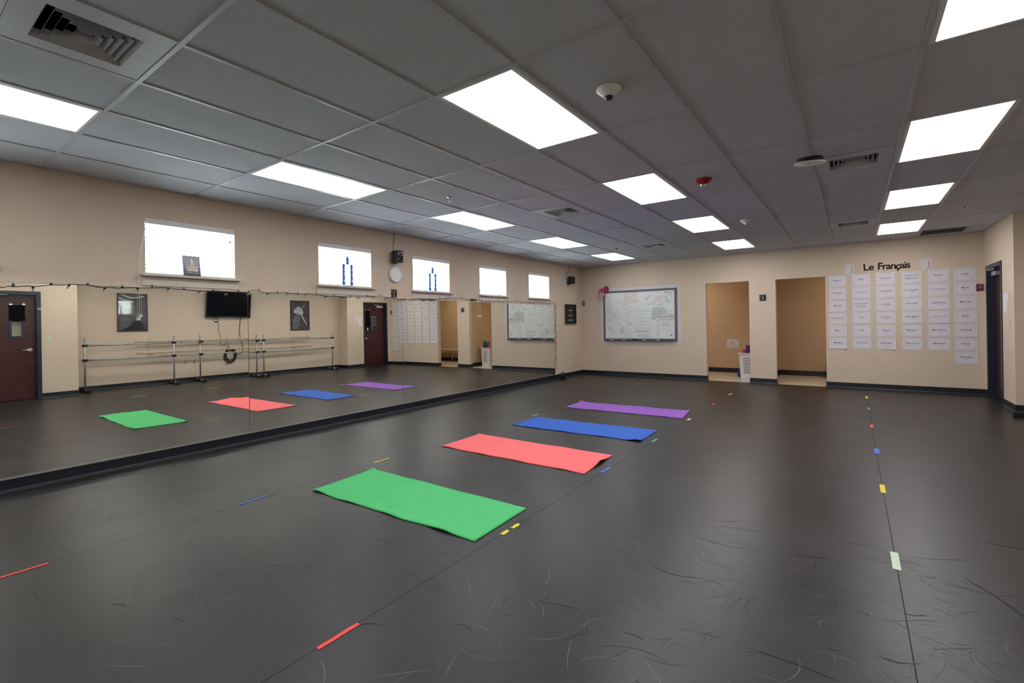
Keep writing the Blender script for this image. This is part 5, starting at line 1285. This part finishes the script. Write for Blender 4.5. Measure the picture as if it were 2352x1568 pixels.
# poster two: raised pale hand and arm on dark ground
t = framed(8.362, 1.290, 0.635, 0.915, 'dark framed poster of a pale slanting shape, right of the television in the mirror', grey_art('dark_print', 0.012, 0.045, 3.0, 9.0))
pm = coat(mat('pale_print', (0.42, 0.42, 0.43), 0.6, 0.2, noise=0.25, nscale=14)); pm2 = coat(mat('mid_grey_print', (0.12, 0.12, 0.125), 0.6, 0.2, noise=0.3, nscale=9))
b = BM(); q = lambda x, z: (0.3175 - x * 0.635, 0.915 - z * 0.915)
# outline as fractions of the print seen in the mirror, flipped for the real print
poly(b, [q(x, z) for x, z in ((0.16, 0.40), (0.20, 0.32), (0.30, 0.27), (0.34, 0.22), (0.42, 0.20), (0.55, 0.24), (0.66, 0.32), (0.68, 0.42), (0.64, 0.48), (0.60, 0.50), (0.45, 0.47), (0.30, 0.45))], yy, 0)
poly(b, [q(x, z) for x, z in ((0.56, 0.50), (0.62, 0.50), (0.72, 0.62), (0.82, 0.74), (0.88, 0.82), (0.85, 0.82), (0.76, 0.75), (0.66, 0.64))], yy, 0)
obj('pale_print', b, pm, t)
b = BM(); ribbon(b, [q(x, z) for x, z in ((0.30, 0.28), (0.45, 0.33), (0.62, 0.38))], 0.010, yy - 0.0004); ribbon(b, [q(x, z) for x, z in ((0.36, 0.24), (0.50, 0.28), (0.62, 0.34))], 0.009, yy - 0.0004)
obj('crease_print', b, coat(mat('crease_ink', (0.03, 0.03, 0.03), 0.6, 0.2, noise=0.1, nscale=30)), t)
b = BM(); poly(b, [q(x, z) for x, z in ((0.08, 0.95), (0.15, 0.60), (0.30, 0.48), (0.48, 0.50), (0.52, 0.60), (0.45, 0.75), (0.40, 0.96))], yy + 0.0003, 0); poly(b, [q(x, z) for x, z in ((0.60, 0.20), (0.75, 0.08), (0.80, 0.06), (0.74, 0.20), (0.64, 0.28))], yy + 0.0003, 0)
obj('grey_print', b, pm2, t)

# fixed wooden wall barre
t = thing('wall_barre', 'pair of pale wooden rails fixed on the wall behind the metal barres', 'ballet barre', (XR, 6.30, 0), RIGHT)
for z, d in ((1.065, 0.12), (0.795, 0.20)):
    b = BM(); cyl(b, (-2.30, -d, z), (2.30, -d, z), 0.021, n=16); obj('rail', b, M['oak'], t)
for y in (4.33, 6.155, 8.12):
    x = -(y - 6.30); b = BM()
    for s in (-0.03, 0.03):
        box(b, x + s - 0.007, x + s + 0.007, -0.012, -0.001, 0.74, 1.15)
        tube(b, [(x + s, -0.008, 1.00), (x + s, -0.10, 1.02), (x + s, -0.12, 1.043)], 0.006, 6); tube(b, [(x + s, -0.008, 0.74), (x + s, -0.16, 0.75), (x + s, -0.20, 0.773)], 0.006, 6)
    obj('bracket', b, M['alu'], t)
# portable barres
M['baralu'] = mat('barre_aluminium_tube', (0.40, 0.42, 0.45), 0.35, 0.5, 0.6, noise=0.06, nscale=30)
def portable(y0, y1, bars, label, front):
    t = thing('portable_barre', label, 'ballet barre', (7.745, (y0 + y1) / 2, 0), RIGHT, 'freestanding double barres')
    xs_ = [-(y0 - (y0 + y1) / 2), -(y1 - (y0 + y1) / 2)]
    for x in xs_:
        b = BM(); cyl(b, (x, 0, 0.07), (x, 0, 1.19), 0.019, n=16); cyl(b, (x, 0, 1.19), (x, 0, 1.195), 0.0185, n=16); obj('post', b, M['baralu'], t)
        b = BM(); cyl(b, (x, -0.25, 0.045), (x, 0.25, 0.045), 0.021, n=14, mi=0)
        f_ = obj('foot', b, M['baralu'], t)
        b = BM(); rbox(b, x - 0.035, x + 0.035, -0.30, -0.20, 0.001, 0.075, 0.012); rbox(b, x - 0.035, x + 0.035, 0.18, 0.275, 0.001, 0.075, 0.012); rbox(b, x - 0.04, x + 0.04, -0.05, 0.05, 0.012, 0.10, 0.012)
        obj('rubber_end', b, M['black'], f_)
    a, c = bars; yo = -0.040 if front else 0.0
    for z in (1.022, 0.700):
        b = BM(); cyl(b, (-(a - (y0 + y1) / 2), yo, z), (-(c - (y0 + y1) / 2), yo, z), 0.018, n=16); obj('rail', b, M['baralu'], t)
        for x in xs_:
            b = BM(); rbox(b, x - 0.045, x + 0.045, yo - 0.026, 0.026, z - 0.028, z + 0.028, 0.010); cyl(b, (x, 0.02, z), (x, 0.065, z), 0.014, n=12); rbox(b, x - 0.06, x - 0.03, yo - 0.035, yo - 0.005, z - 0.012, z + 0.012, 0.005)
            obj('clamp', b, M['black'], t)
    return t
portable(3.035, 4.755, (3.05, 4.80), 'freestanding metal double barre closest to the mirrored dark red door', False)
portable(5.350, 6.840, (4.86, 6.935), 'middle freestanding metal double barre, below the television', True)
portable(7.040, 9.300, (7.00, 9.33), 'freestanding metal double barre below the dark poster, furthest along the wall', False)

# ------------------------------------------------------------------ world and view
w = bpy.data.worlds.new('sky'); S.world = w; w.use_nodes = True
nt = w.node_tree; bg = nt.nodes['Background']
bg.inputs['Color'].default_value = (0.90, 0.96, 1.0, 1); bg.inputs['Strength'].default_value = 22.0
S.view_settings.view_transform = 'Standard'; S.view_settings.look = 'None'; S.view_settings.exposure = 0.0; S.view_settings.gamma = 1.0; S.view_settings.use_curve_mapping = False
